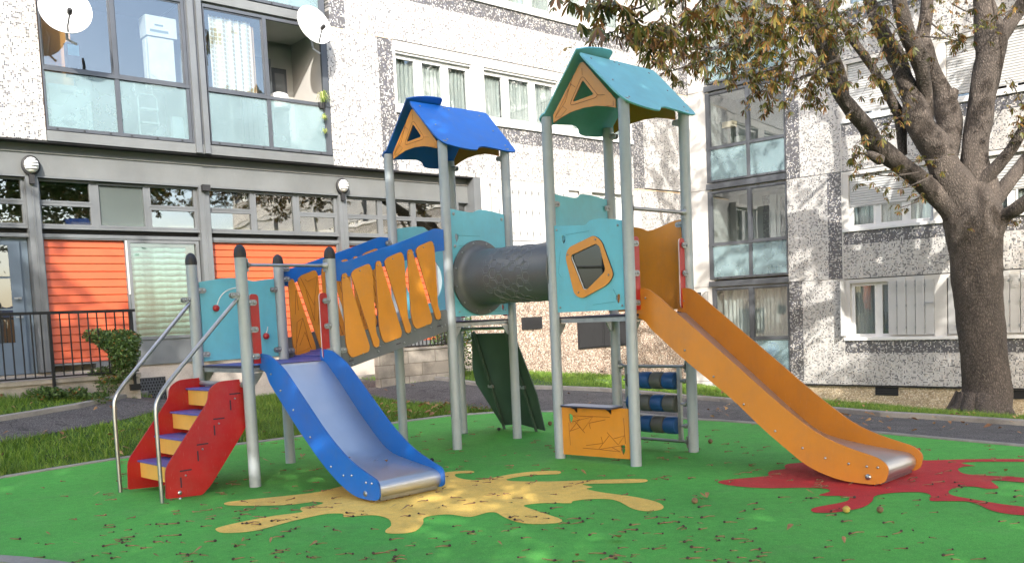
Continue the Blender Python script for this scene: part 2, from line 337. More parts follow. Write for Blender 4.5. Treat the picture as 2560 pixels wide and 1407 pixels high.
# ------------------------------------------------------------------ mesh helper
class MB:
    def __init__(s): s.v = []; s.f = []; s.mi = []
    def add(s, vs, fs, mi=0):
        n = len(s.v); s.v += [tuple(p) for p in vs]
        for f in fs: s.f.append(tuple(i+n for i in f)); s.mi.append(mi)
        return s
    def box(s, x0, x1, y0, y1, z0, z1, mi=0):
        vs = [(x, y, z) for x in (x0, x1) for y in (y0, y1) for z in (z0, z1)]
        return s.add(vs, [(0, 1, 3, 2), (4, 6, 7, 5), (0, 4, 5, 1), (2, 3, 7, 6), (0, 2, 6, 4), (1, 5, 7, 3)], mi)
    def panel(s, out, fr, t, holes=(), mi=0, me=None):
        # extruded outline; fr(a,b,n) -> point; t thickness
        me = mi if me is None else me
        loops = [list(out)]+[list(h) for h in holes]
        tris = tessellate_polygon([[Vector((p[0], p[1], 0)) for p in lp] for lp in loops])
        flat = [p for lp in loops for p in lp]; n = len(flat)
        vs = [fr(p[0], p[1], 0) for p in flat]+[fr(p[0], p[1], t) for p in flat]
        k = len(s.v); s.v += [tuple(q) for q in vs]
        for a, b, c in tris:
            s.f.append((k+a, k+b, k+c)); s.mi.append(mi); s.f.append((k+n+c, k+n+b, k+n+a)); s.mi.append(mi)
        # edges get own verts so shading stays crisp
        o = 0
        for lp in loops:
            m_ = len(lp)
            for i in range(m_):
                a, b = lp[i], lp[(i+1) % m_]
                s.add([fr(*a, 0), fr(*b, 0), fr(*b, t), fr(*a, t)], [(0, 1, 2, 3)], me)
        return s
    def tube(s, pts, rad, n=10, mi=0, cap=True):
        pts = [Vector(p) for p in pts]; m_ = len(pts)
        if not hasattr(rad, '__len__'): rad = [rad]*m_
        rings = []; ref = None
        for i, p in enumerate(pts):
            t = (pts[min(i+1, m_-1)]-pts[max(i-1, 0)]).normalized()
            if ref is None: ref = Vector((0, 0, 1)) if abs(t.z) < .9 else Vector((1, 0, 0))
            a = (ref - t*ref.dot(t)).normalized(); b = t.cross(a); ref = a
            rings.append([p+(a*math.cos(2*math.pi*j/n)+b*math.sin(2*math.pi*j/n))*rad[i] for j in range(n)])
        vs = [q for r_ in rings for q in r_]
        fs = [(i*n+j, i*n+(j+1) % n, (i+1)*n+(j+1) % n, (i+1)*n+j) for i in range(m_-1) for j in range(n)]
        if cap: fs += [tuple(range(n))[::-1], tuple((m_-1)*n+j for j in range(n))]
        return s.add(vs, fs, mi)
    def lathe(s, c, prof, n=20, mi=0, axis='z'):
        # prof: (r, h)
        c = Vector(c); vs = []
        for r_, h in prof:
            for j in range(n):
                a = 2*math.pi*j/n; x, y = r_*math.cos(a), r_*math.sin(a)
                vs.append(c+Vector({'z': (x, y, h), 'x': (h, x, y), 'y': (x, h, y)}[axis]))
        fs = [(i*n+j, i*n+(j+1) % n, (i+1)*n+(j+1) % n, (i+1)*n+j) for i in range(len(prof)-1) for j in range(n)]
        fs += [tuple(range(n))[::-1], tuple((len(prof)-1)*n+j for j in range(n))]
        return s.add(vs, fs, mi)
    def mesh(s, name, mats, smooth=False):
        me = bpy.data.meshes.new(name); me.from_pydata(s.v, [], s.f)
        for m_ in (mats if isinstance(mats, (list, tuple)) else [mats]): me.materials.append(m_)
        me.polygons.foreach_set('material_index', s.mi)
        me.update()
        if smooth: me.shade_auto() if False else None
        if smooth:
            me.polygons.foreach_set('use_smooth', [True]*len(me.polygons))
            try: me.set_sharp_from_angle(angle=R(40))
            except Exception: pass
        return me
    def islands(s):
        par = list(range(len(s.v)))
        def fd(a):
            while par[a] != a: par[a] = par[par[a]]; a = par[a]
            return a
        for f in s.f:
            for b in f[1:]: par[fd(f[0])] = fd(b)
        g = {}
        for k, f in enumerate(s.f): g.setdefault(fd(f[0]), []).append(k)
        out = []
        for ks in g.values():
            ids = sorted({i for k in ks for i in s.f[k]}); mp = {a: b for b, a in enumerate(ids)}
            m_ = MB(); m_.add([s.v[i] for i in ids], [tuple(mp[i] for i in s.f[k]) for k in ks]); m_.mi = [s.mi[k] for k in ks]; out.append(m_)
        return out
    def build(s, name, mats, parent=None, smooth=False, bevel=0):
        if name == 'bolt':
            il = s.islands()
            if len(il) > 1:
                for q in il: o = q.build(name, mats, parent, smooth)
                return o
        o = bpy.data.objects.new(name, s.mesh(name, mats, smooth)); C.objects.link(o)
        if parent is not None: o.parent = parent
        if bevel:
            b = o.modifiers.new('bevel', 'BEVEL'); b.width = bevel; b.segments = 2; b.limit_method = 'ANGLE'
        return o
def tag(o, label=None, cat=None, group=None, kind=None):
    if label: o['label'] = label
    if cat: o['category'] = cat
    if group: o['group'] = group
    if kind: o['kind'] = kind
    return o
def empty(name, loc=(0, 0, 0), rz=0, label=None, cat=None, group=None):
    o = bpy.data.objects.new(name, None); C.objects.link(o); o.location = loc; o.rotation_euler = (0, 0, rz); o.empty_display_size = .2
    return tag(o, label, cat, group)
def rnd(pts, r, n=5):
    # round the corners of a polygon; pts may carry own radius as third value
    out = []; m_ = len(pts)
    for i in range(m_):
        p = pts[i]; rad = p[2] if len(p) > 2 else r
        P = Vector(p[:2]); A = Vector(pts[i-1][:2])-P; B = Vector(pts[(i+1) % m_][:2])-P
        if rad <= 0: out.append(tuple(P)); continue
        k = min(rad, A.length*.48, B.length*.48)
        a = P+A.normalized()*k; b = P+B.normalized()*k
        for j in range(n+1):
            t = j/n; q = a*(1-t)**2+P*2*t*(1-t)+b*t*t; out.append((q.x, q.y))
    return out
def smooth_curve(pts, n=6, closed=True):
    out = []; m_ = len(pts); rng = range(m_ if closed else m_-1)
    for i in rng:
        g = lambda k: Vector(pts[(i+k) % m_] if closed else pts[max(0, min(m_-1, i+k))])
        p0, p1, p2, p3 = g(-1), g(0), g(1), g(2)
        for j in range(n):
            t = j/n
            q = .5*((2*p1)+(-p0+p2)*t+(2*p0-5*p1+4*p2-p3)*t*t+(-p0+3*p1-3*p2+p3)*t**3)
            out.append(tuple(q))
    if not closed: out.append(tuple(pts[-1]))
    return out

# ------------------------------------------------------------------ terrain
def gp(x, y, z=0): d = ray(x, y); t = (z-1.5)/d.z; return (d.x*t, t)
edge_px = [(-260, 1262), (0, 1196), (150, 1171), (300, 1147), (500, 1122), (640, 1107), (736, 1094), (850, 1078), (958, 1063), (1023, 1053), (1118, 1041), (1230, 1033), (1340, 1030), (1450, 1029), (1560, 1033), (1708, 1048), (1799, 1053), (1879, 1059), (2020, 1069), (2155, 1080), (2339, 1097), (2560, 1117), (2760, 1140)]
edge = [gp(x, y) for x, y in edge_px]
green_poly = edge+[(7.6, 5), (7.0, 2), (4, -1), (-3, -1.5), (-6.5, 2), (-7.6, 6)]
TP = [(x, y, 0.) for x, y in edge[::2]]+[(x, y, 0.) for x, y in ((7.6, 5), (7, 2), (4, -1), (-3, -1.5), (-6.5, 2), (-7.6, 6), (0, 4), (-3, 7), (3, 7), (-2, 9), (2, 9.5), (0, -12), (-14, -10), (14, -10))]
def wall_pt(D, u, off, nrm): p = CN+D*u+Vector(nrm)*off; return p.x, p.y
NL = (.665356, -.746527); NR = (-.688002, -.725708)
TP += [(*wall_pt(DL, 6.17, 0, NL), .236), (*wall_pt(DL, 4.03, 0, NL), .01), (*wall_pt(DL, 2.4, 0, NL), -.2), (*wall_pt(DL, 0, 0, NL), -.60), (*wall_pt(DL, 10.2, .1, NL), .41), (*wall_pt(DL, 12, -.2, NL), .27), (*wall_pt(DL, 14, -.2, NL), .37), (*wall_pt(DL, 14.9, 1.1, NL), .53), (*wall_pt(DL, 16.6, 1.1, NL), .70), (*wall_pt(DL, 20, 1.1, NL), .8), (*wall_pt(DR, 2.9, 0, NR), -.9), (*wall_pt(DR, 4.0, 0, NR), -1.0), (*wall_pt(DR, 5.75, 0, NR), -1.04), (*wall_pt(DR, 7.8, 0, NR), -1.15), (*wall_pt(DR, 11, 0, NR), -1.3), (-16, 2, .5), (15, 6, -1.0)]
P_ = np.array(TP)
def tps(r2): return np.where(r2 > 0, .5*r2*np.log(np.maximum(r2, 1e-12)), 0.)
D2 = ((P_[:, None, :2]-P_[None, :, :2])**2).sum(-1)
n_ = len(P_); A_ = np.zeros((n_+3, n_+3)); A_[:n_, :n_] = tps(D2)+np.eye(n_)*.02; A_[:n_, n_:] = np.c_[np.ones(n_), P_[:, :2]]; A_[n_:, :n_] = A_[:n_, n_:].T
W_ = np.linalg.solve(A_, np.r_[P_[:, 2], 0, 0, 0])
GE = np.array(green_poly)
def inside(x, y, poly):
    c = False; n = len(poly)
    for i in range(n):
        x1, y1 = poly[i]; x2, y2 = poly[i-1]
        if (y1 > y) != (y2 > y) and x < (x2-x1)*(y-y1)/(y2-y1)+x1: c = not c
    return c
def pdist(x, y, poly):
    a = np.array(poly); b = np.roll(a, -1, 0); ab = b-a; p = np.array((x, y))
    t = np.clip(((p-a)*ab).sum(1)/(ab**2).sum(1), 0, 1); return float(np.sqrt(((a+ab*t[:, None]-p)**2).sum(1).min()))
def T(x, y):
    if inside(x, y, green_poly): return 0.
    h = float(tps((P_[:, 0]-x)**2+(P_[:, 1]-y)**2)@W_[:n_]+W_[n_]+W_[n_+1]*x+W_[n_+2]*y)
    h = max(-1.6, min(1.2, h))
    d = pdist(x, y, green_poly); k = min(1, d/.5); k = k*k*(3-2*k)
    return h*k
def onT(px, py, zoff=0):
    d = ray(px, py); t0 = 5.
    last = 5.
    t = 5.
    while t < 40:
        p = CAM+d*t
        if p.z < T(p.x, p.y)+zoff: break
        last = t; t += .25
    lo, hi = last, t
    for _ in range(14):
        m_ = (lo+hi)/2; p = CAM+d*m_
        if p.z < T(p.x, p.y)+zoff: hi = m_
        else: lo = m_
    return (CAM+d*hi)
def drape(name, poly, mat, step=.3, dz=0., zf=None, thick=0, parent=None):
    bm = bmesh.new(); vs = [bm.verts.new((p[0], p[1], 0)) for p in poly]; bm.faces.new(vs)
    if step:
        xs = [p[0] for p in poly]; ys = [p[1] for p in poly]
        for ax, (lo, hi) in enumerate(((min(xs), max(xs)), (min(ys), max(ys)))):
            k = math.floor(lo/step)+1
            while k*step < hi:
                c_ = [0, 0, 0]; c_[ax] = k*step; n2 = [0, 0, 0]; n2[ax] = 1
                bmesh.ops.bisect_plane(bm, geom=bm.verts[:]+bm.edges[:]+bm.faces[:], plane_co=c_, plane_no=n2); k += 1
    bmesh.ops.triangulate(bm, faces=bm.faces[:])
    for v in bm.verts: v.co.z = (zf or T)(v.co.x, v.co.y)+dz
    me = bpy.data.meshes.new(name); bm.to_mesh(me); bm.free(); me.materials.append(mat)
    o = bpy.data.objects.new(name, me); C.objects.link(o)
    if parent: o.parent = parent
    return o
# ground sheet: dense near, coarse to the horizon
gx = sorted(set([-150, -80, -45, -30, -22]+[round(-18+.3*i, 3) for i in range(121)]+[22, 30, 45, 80, 150])); gy = sorted(set([-150, -80, -40, -25, -18]+[round(-14.1+.3*i, 3) for i in range(141)]+[32, 45, 80, 150]))
vs = [(x, y, T(x, y)-.012) for y in gy for x in gx]; nx = len(gx)
mb = MB(); mb.add(vs, [(j*nx+i, j*nx+i+1, (j+1)*nx+i+1, (j+1)*nx+i) for j in range(len(gy)-1) for i in range(nx-1)])
tag(mb.build('ground', M_SOIL, smooth=True), kind='structure')
tag(drape('playground_surface', green_poly, M_GREEN, 0, .0), kind='structure')

# splashes of coloured rubber
c7 = lambda x, y: gp(500+x/2.1333, 1140+y/2.1333)
spl_y = [(88, 398), (100, 380), (250, 345), (400, 318), (540, 300), (535, 285), (545, 272), (600, 268), (660, 250), (600, 245), (450, 262), (200, 265), (132, 258), (150, 245), (300, 228), (480, 210), (640, 190), (760, 160), (900, 130), (1100, 110), (1270, 92), (1350, 82), (1440, 78), (1460, 88), (1365, 95), (1375, 115), (1450, 128), (1530, 122), (1640, 100), (1760, 84), (1900, 78), (1926, 88), (1900, 97), (1760, 103), (1650, 120), (1640, 130), (1710, 135), (1900, 135), (2150, 126), (2350, 122), (2388, 132), (2350, 142), (2200, 146), (2040, 150), (2095, 165), (2060, 175), (2150, 195), (2300, 215), (2420, 240), (2470, 265), (2460, 285), (2390, 295), (2310, 282), (2240, 245), (2180, 230), (2080, 230), (1990, 240), (1975, 252), (1850, 250), (1730, 262), (1760, 280), (1850, 310), (1930, 340), (1900, 358), (1780, 363), (1690, 352), (1620, 325), (1580, 302), (1530, 302), (1440, 325), (1340, 312), (1260, 315), (1195, 330), (1190, 360), (1150, 400), (1080, 413), (1000, 412), (990, 395), (1020, 370), (1005, 335), (940, 317), (860, 318), (770, 326), (762, 308), (680, 308), (590, 325), (480, 350), (350, 385), (250, 405), (130, 410)]
tag(drape('yellow_splash', smooth_curve([c7(*p) for p in spl_y], 3), M_SPY, 0, .004), kind='structure')
c8 = lambda x, y: gp(1660+x/2.8444, 1060+y/2.8444)
spl_r = [(388, 418), (420, 400), (600, 383), (740, 368), (738, 350), (770, 330), (860, 320), (856, 300), (880, 284), (940, 278), (1100, 260), (1500, 200), (1780, 172), (1826, 178), (1810, 190), (1760, 200), (1820, 255), (2000, 255), (2200, 250), (2560, 250), (2700, 262), (2560, 268), (2250, 268), (2120, 275), (2140, 285), (2215, 298), (2140, 302), (2090, 320), (2120, 348), (2200, 362), (2400, 372), (2640, 388), (2700, 410), (2560, 415), (2400, 402), (2328, 404), (2345, 422), (2380, 455), (2300, 460), (2200, 445), (2080, 450), (2022, 480), (2060, 510), (2200, 535), (2400, 570), (2560, 590), (2760, 640), (2600, 650), (2450, 640), (2330, 615), (2230, 570), (2150, 550), (2000, 548), (1890, 545), (1900, 510), (1850, 488), (1750, 484), (1600, 492), (1500, 512), (1480, 550), (1420, 590), (1330, 612), (1200, 630), (1080, 630), (1045, 612), (1080, 592), (1200, 570), (1300, 548), (1318, 525), (1290, 512), (1100, 508), (1180, 480), (1150, 460), (1000, 453), (700, 455), (500, 440)]
tag(drape('red_splash', smooth_curve([c8(*p) for p in spl_r], 3), M_SPR, 0, .004), kind='structure')

# asphalt paths draped on the terrain (outlines read off the photo, then laid on the slope)
def pxpoly(pts): return [tuple(onT(*p)[:2]) for p in pts]
def strip(name, line, width, h, mat, dz0=-.03, parent=None):
    pts = [Vector(p[:2]) for p in line]; mb = MB(); vs = []
    for i, p in enumerate(pts):
        t = (pts[min(i+1, len(pts)-1)]-pts[max(i-1, 0)]).normalized(); n2 = Vector((-t.y, t.x))
        for o_, z in ((0, dz0), (0, h-.012), (.012, h), (width-.012, h), (width, h-.012), (width, dz0)):
            q = p+n2*o_; vs.append((q.x, q.y, T(p.x, p.y)+z))
    fs = [(i*6+j, i*6+j+1, (i+1)*6+j+1, (i+1)*6+j) for i in range(len(pts)-1) for j in range(5)]
    mb.add(vs, fs); return mb.build(name, mat)
tag(strip('playground_edging', edge, .07, .022, M_KERB), kind='structure')
kerb_back_px = [(-120, 1083), (0, 1053), (100, 1037), (200, 1020), (290, 1001), (340, 991), (388, 985)]
kerb_back2_px = [(880, 948), (950, 944), (1040, 946), (1120, 953), (1200, 966), (1300, 972), (1400, 974), (1500, 978), (1600, 986), (1700, 996), (1800, 1004), (1900, 1014), (2060, 1028), (2200, 1041), (2340, 1049), (2560, 1064), (2700, 1075)]
kb1 = [onT(*p) for p in kerb_back_px]; kb2 = [onT(*p) for p in kerb_back2_px]
path_front_px = [(-120, 1135), (0, 1105), (60, 1094), (150, 1078), (260, 1058), (330, 1043), (420, 1022), (560, 1000), (700, 988), (860, 985), (920, 990), (1010, 1004), (1120, 1014), (1180, 1022), (1260, 1023)]
pf = [tuple(onT(*p)[:2]) for p in path_front_px]
path_poly = pf+[e for e, q in zip(edge, edge_px) if q[0] > 1300]+[(9.5, 9.5)]+[tuple(p[:2]) for p in kb2[::-1]]+[wall_pt(DL, 11, -.2, NL), wall_pt(DL, 14.3, -.2, NL)]+[tuple(p[:2]) for p in kb1[::-1]]
tag(drape('asphalt_path', path_poly, M_ASPH, .3, .0), kind='structure')
def shift(l): return [(p[0], p[1]) for p in l]
k1 = tag(strip('kerb', shift(kb1), .1, .07, M_KERB), kind='structure')
k2 = tag(strip('kerb', shift(kb2), .1, .07, M_KERB), kind='structure')

# ------------------------------------------------------------------ the two wings of the building
class Wing:
    def __init__(s, D, sgn, label):
        s.sg = sgn
        s.root = empty('apartment_building', (CN.x, CN.y, 0), math.atan2(D.y, D.x), label, 'building', 'wings of the mosaic apartment building')
        s.parts = {}
    def bx(s, u0, u1, z0, z1, d0, d1, mb=None, mi=0):
        # box between depths d0..d1 measured outward from the facade plane
        mb = mb or MB(); return mb.box(u0, u1, min(s.sg*d0, s.sg*d1), max(s.sg*d0, s.sg*d1), z0, z1, mi)
    def put(s, name, mat, u0, u1, z0, z1, d0=-.28, d1=0, parent=None, bevel=0):
        return s.bx(u0, u1, z0, z1, d0, d1).build(name, mat, parent or s.root, bevel=bevel)
    def frame(s, u0, u1, z0, z1, w, d0, d1, mb, mi=0):
        s.bx(u0, u1, z0, z0+w, d0, d1, mb, mi); s.bx(u0, u1, z1-w, z1, d0, d1, mb, mi)
        s.bx(u0, u0+w, z0+w, z1-w, d0, d1, mb, mi); s.bx(u1-w, u1, z0+w, z1-w, d0, d1, mb, mi)
    def pane(s, u0, u1, z0, z1, d, parent, mat=None, t=.008):
        return s.bx(u0, u1, z0, z1, d-t, d).build('pane', mat or M_GLASS, parent)
    def curtain(s, u0, u1, z0, z1, d, parent, mat=None, amp=.02, wl=.09, name='curtain'):
        n = max(6, int((u1-u0)/.012)); ph = rd.random()*6; vs = []
        for i in range(n+1):
            u = u0+(u1-u0)*i/n
            y = amp*math.sin(u/wl*6.28+ph+1.3*math.sin(u*9+ph))
            for z in (z0, z1): vs.append((u, s.sg*(d+y*(1 if z == z0 else .6)), z))
        mb = MB(); mb.add(vs, [(2*i, 2*i+1, 2*i+3, 2*i+2) for i in range(n)])
        return mb.build(name, mat or M_CURT, parent, smooth=True)
LW = Wing(DL, 1, 'apartment wing with grey and orange ground floor under pale mosaic storeys')
RW = Wing(DR, -1, 'apartment wing with black and white mosaic bands, standing behind the chestnut tree')

def window(wg, u0, u1, z0, z1, cols, d=-.12, fr=.045, mat=M_WHT, curt=None, glass=None, room=.5, label=None, sill=True):
    """framed window: surround, casements (given as (ua,ub)), panes, curtains and the room behind"""
    mb = MB()
    wg.frame(u0, u1, z0, z1, fr, d-.05, d+.02, mb)
    prev = u0+fr
    for a, b in sorted(cols):
        if a-prev > .004: wg.bx(prev, a, z0+fr, z1-fr, d-.045, d+.012, mb)
        prev = b
    if u1-fr-prev > .004: wg.bx(prev, u1-fr, z0+fr, z1-fr, d-.045, d+.012, mb)
    w_ = mb.build('window', mat, wg.root)
    if label: w_['label'] = label
    for a, b in cols:
        f = MB(); wg.frame(a, b, z0+fr, z1-fr, .03, d-.03, d+.03, f)
        f.build('frame', mat, w_)
        wg.pane(a+.03, b-.03, z0+fr+.03, z1-fr-.03, d, w_, glass)
        if curt: wg.curtain(a+.01, b-.01, z0+fr, z1-fr, d-.07, w_, curt)
    r = MB()
    wg.bx(u0-.02, u1+.02, z0-.02, z1+.02, d-room-.03, d-room, r)
    wg.bx(u0-.02, u0-.004, z0-.02, z1+.02, d-room, d-.06, r); wg.bx(u1+.004, u1+.02, z0-.02, z1+.02, d-room, d-.06, r)
    wg.bx(u0, u1, z1+.004, z1+.02, d-room, d-.06, r); wg.bx(u0, u1, z0-.02, z0-.004, d-room, d-.06, r)
    r.build('reveal', M_INT, w_)
    return w_
def louvre_shutter(wg, u0, u1, z0, z1, d, n, name='shutter', slats=True, parent=None):
    """folding shutter of n leaves with louvred tops and strap hinges"""
    mb = MB(); w_ = (u1-u0)/n
    for i in range(n):
        a = u0+i*w_+.007; b = u0+(i+1)*w_-.007
        dd = d+(.012 if i % 2 else 0)
        wg.bx(a, b, z0, z1, dd, dd+.025, mb)
        if slats:
            for j in range(6):
                z = z1-.10-j*.045
                wg.bx(a+.025, b-.025, z-.03, z-.006, dd+.025, dd+.037, mb)
    for i in range(1, n):
        for z in (z0+.16, (z0+z1)/2, z1-.2): wg.bx(u0+i*w_-.010, u0+i*w_+.010, z-.03, z+.03, d+.03, d+.055, mb, 1)
    return mb.build(name, [M_SHUT, M_CAST], parent or wg.root)
def roller(wg, u0, u1, z0, z1, d, parent):
    mb = MB(); n = int((z1-z0)/.055)
    for i in range(n):
        z = z1-i*.055
        vs = []
        for (dz, dd) in ((0, .0), (-.012, .012), (-.04, .014), (-.053, .0)):
            for u in (u0, u1): vs.append((u, wg.sg*(d+dd), z+dz))
        mb.add(vs, [(0, 1, 3, 2), (2, 3, 5, 4), (4, 5, 7, 6)])
    wg.bx(u0, u1, z0, z1, d-.02, d-.001, mb)
    return mb.build('roller_shutter', M_SHUT, parent)

# ---- RIGHT WING -------------------------------------------------
TOPZ = 11.93
RW.put('corner_panel', M_WHTC, -.02, .575, -.9, TOPZ, -.28, 0)
for z in (-.48, 1.98, 4.46, 6.96, 9.46): RW.put('panel_joint', M_KERB, -.02, .575, z, z+.018, -.01, .003)
# mosaic column beside the balconies
for zb, strip_ in ((-.49, 'l'), (1.985, 'r'), (4.445, 'l'), (6.945, 'r'), (9.445, 'l')):
    z0, z1 = zb+.006, zb+(2.468 if zb < 0 else 2.452 if zb < 4 else 2.49)
    if strip_ == 'l':
        RW.put('mosaic_panel', M_MD, 2.69, 3.035, z0, z1); RW.put('mosaic_panel', M_ML, 3.035, 4.035, z0, z1)
    else:
        RW.put('mosaic_panel', M_ML, 2.69, 3.70, z0, z1); RW.put('mosaic_panel', M_MD, 3.70, 4.035, z0, z1)
RW.put('panel_backing', M_WHTC, 2.69, 4.08, -.49, TOPZ, -.4, -.282)
RW.put('panel_edge', M_WHTC, 4.040, 4.066, -.49, TOPZ, -.28, .004)
UR = 32.0
for k, zb in enumerate((-.49, 1.97, 4.435, 6.935, 9.435)):
    zd, zt = zb+(.745 if k == 0 else .785), zb+(1.03 if k == 0 else 1.075)
    RW.put('mosaic_panel', M_ML, 4.07, UR, zb+.006, zd); RW.put('mosaic_panel', M_MD, 4.07, UR, zd, zt)
    RW.put('window_sill', M_WHT, 4.07, UR, zt+.004, zt+.075, -.30, .05, bevel=.006)
    top = (1.955, 4.425, 6.925, 9.425, 11.93)[k]
    RW.put('lintel', M_WHTC, 4.07, UR, top-.09, top, -.28, -.004)
RW.put('plinth', M_PEBY, 2.69, UR, -2.0, -.50, -.4, -.07)
RW.put('plinth_drip', M_DARK, 2.69, UR, -.525, -.497, -.1, .0)
for a in (4.74, 7.55):
    v = MB(); RW.bx(a, a+.52, -.72, -.535, -.075, -.05, v)
    for i in range(4): RW.bx(a+.02, a+.50, -.705+i*.042, -.69+i*.042, -.05, -.035, v)
    v.build('vent', M_DARK, RW.root)
RW.put('balcony_party_wall', M_WHTC, .58, .62, -.9, TOPZ, -1.5, -.02)
RW.put('balcony_party_wall', M_MLL, 2.675, 2.69, -.9, TOPZ, -1.5, -.02)
PF = .06
def balcony(wg, u0, u1, zb, cols, split_z, top_z, low0, low1, back=1.35, open_=(), label=None, curt=None, deck=True, backm=M_INTL, name='balcony'):
    """glazed balcony: fascia, frosted parapet panels, sliding panes above, the recess behind"""
    mb = MB()
    wg.bx(u0, u1, zb-.01, zb+.13, -.05, PF, mb)
    
    f = mb.build(name, M_ALU, wg.root)
    if label: f['label'] = label
    g = MB(); cols = sorted(cols)
    d0, d1 = -.035, .018
    wg.bx(u0+.01, u1-.01, split_z, split_z+.055, d0, .03, g); wg.bx(u0+.01, u1-.01, low0-.055, low0-.004, d0, .025, g); wg.bx(u0+.01, u1-.01, top_z, top_z+.05, d0, d1, g)
    es = [cols[0][0]]+[c[1] for c in cols]
    ed = sorted(set([c[0] for c in cols]+[c[1] for c in cols]))
    wg.bx(u0+.01, cols[0][0], low0-.004, top_z, d0, d1, g); wg.bx(cols[-1][1], u1-.01, low0-.004, top_z, d0, d1, g)
    for i in range(len(cols)-1): wg.bx(cols[i][1], cols[i+1][0], low0-.004, top_z, d0, d1, g)
    for c_ in cols:
        for t_ in (.12, .5, .88): u = c_[0]+(c_[1]-c_[0])*t_; wg.bx(u-.014, u+.014, low0-.045, low0-.02, .02, .032, g, 1)
    g.build('frame', [M_ALU, M_DARK], f)
    for i, (a, b) in enumerate(cols):
        wg.bx(a, b, low0, split_z-.01, -.012, -.002).build('parapet_glass', M_FROST, f)
        if i not in open_: 
            q = MB(); wg.frame(a, b, split_z+.06, top_z-.004, .022, -.03, -.006, q); q.build('sash', M_ALU, f)
            wg.pane(a+.022, b-.022, split_z+.08, top_z-.026, -.016, f)
    r = MB()
    wg.bx(u0, u1, low0-.35, top_z+.25, -back-.05, -back, r)
    wg.bx(u0, u1, top_z+.06, top_z+.1, -back, -.06, r)
    wg.bx(u0, u1, low0-.07, low0-.03, -back, -.06, r)
    r.build('recess', backm, f)
    return f
zs_ = [(1.99, 3.02, 4.36, 2.225), (4.47, 5.46, 6.83, 4.69), (6.93, 7.93, 9.30, 7.16), (9.43, 10.43, 11.75, 9.66)]
bal_labels = ['glazed balcony above the ground floor with frosted aqua parapet', 'glazed balcony with a wicker lamp and small box inside', 'glazed balcony hidden behind the chestnut leaves', None]
RB = []
for i, (zb, spl, tz, lo) in enumerate(zs_):
    f = balcony(RW, .50, 2.69, zb, [(.62, 1.645), (1.735, 2.66)], spl, tz, lo, spl, label=bal_labels[i]); RB.append(f)
f = balcony(RW, .56, 2.69, -.52, [(.66, 1.62), (1.735, 2.66)], .60, 1.90, -.30, .6, label='ground floor balcony with ruffled net curtain behind its glass'); RB.append(f)
RW.curtain(.70, 2.64, .78, 1.92, -.30, f, M_CURT, .035, .11)
RW.curtain(.70, 2.64, .66, .84, -.28, f, M_CURT, .03, .06)
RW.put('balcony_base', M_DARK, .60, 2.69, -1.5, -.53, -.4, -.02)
# things seen through the balcony glass
i1 = RB[0]
RW.bx(1.55, 1.72, 3.05, 4.3, -1.33, -1.30).build('inner_frame', M_WHT, i1)
mbx = MB(); RW.frame(1.80, 2.25, 2.3, 4.28, .06, -1.33, -1.28, mbx); RW.frame(2.3, 2.66, 3.0, 4.28, .06, -1.33, -1.28, mbx); mbx.build('inner_door_frame', M_WHT, i1)
RW.bx(1.86, 2.19, 2.4, 4.2, -1.335, -1.305).build('inner_door_glass', M_INT, i1); RW.bx(2.36, 2.6, 3.1, 4.2, -1.335, -1.305).build('inner_window_glass', M_INT, i1)
RW.bx(1.35, 1.55, 2.3, 4.3, -1.345, -1.30).build('mosaic_pier', M_MD, i1)
i2 = RB[1]
wl_ = empty('lampshade', (0, 0, 0), 0, 'tapered pale lampshade standing behind the glass of the second balcony', 'lampshade')
def wpt(wg, u, d, z):
    D = DL if wg is LW else DR; N = NL if wg is LW else NR
    return Vector((CN.x+D.x*u+N[0]*d, CN.y+D.y*u+N[1]*d, z))
wl_.location = wpt(RW, 1.22, -.45, 5.2)
MB().lathe((0, 0, 0), [(.16, 0), (.17, .05), (.14, .52), (.11, .56), (.03, .57)], 20).build('shade', pm('shade_cloth', (.6, .57, .5, 1), .8), wl_, True)
bx_ = MB().box(-.16, .16, -.1, .1, 0, .14).build('cardboard_box', M_BOXC, None); bx_.location = wpt(RW, 1.0, -.32, 6.0); bx_.rotation_euler.z = math.atan2(DR.y, DR.x)
tag(bx_, 'small beige box on the shelf behind the second balcony glass', 'box')
ball = MB().lathe((0, 0, 0), [(.19*math.sin(a), -.19*math.cos(a)) for a in [.05+i*.304 for i in range(11)]], 20).build('ball', M_BLUE, None, True)
ball.location = wpt(RW, 2.05, -.3, .33); tag(ball, 'blue ball blurred behind the frosted glass of the ground floor balcony', 'ball')
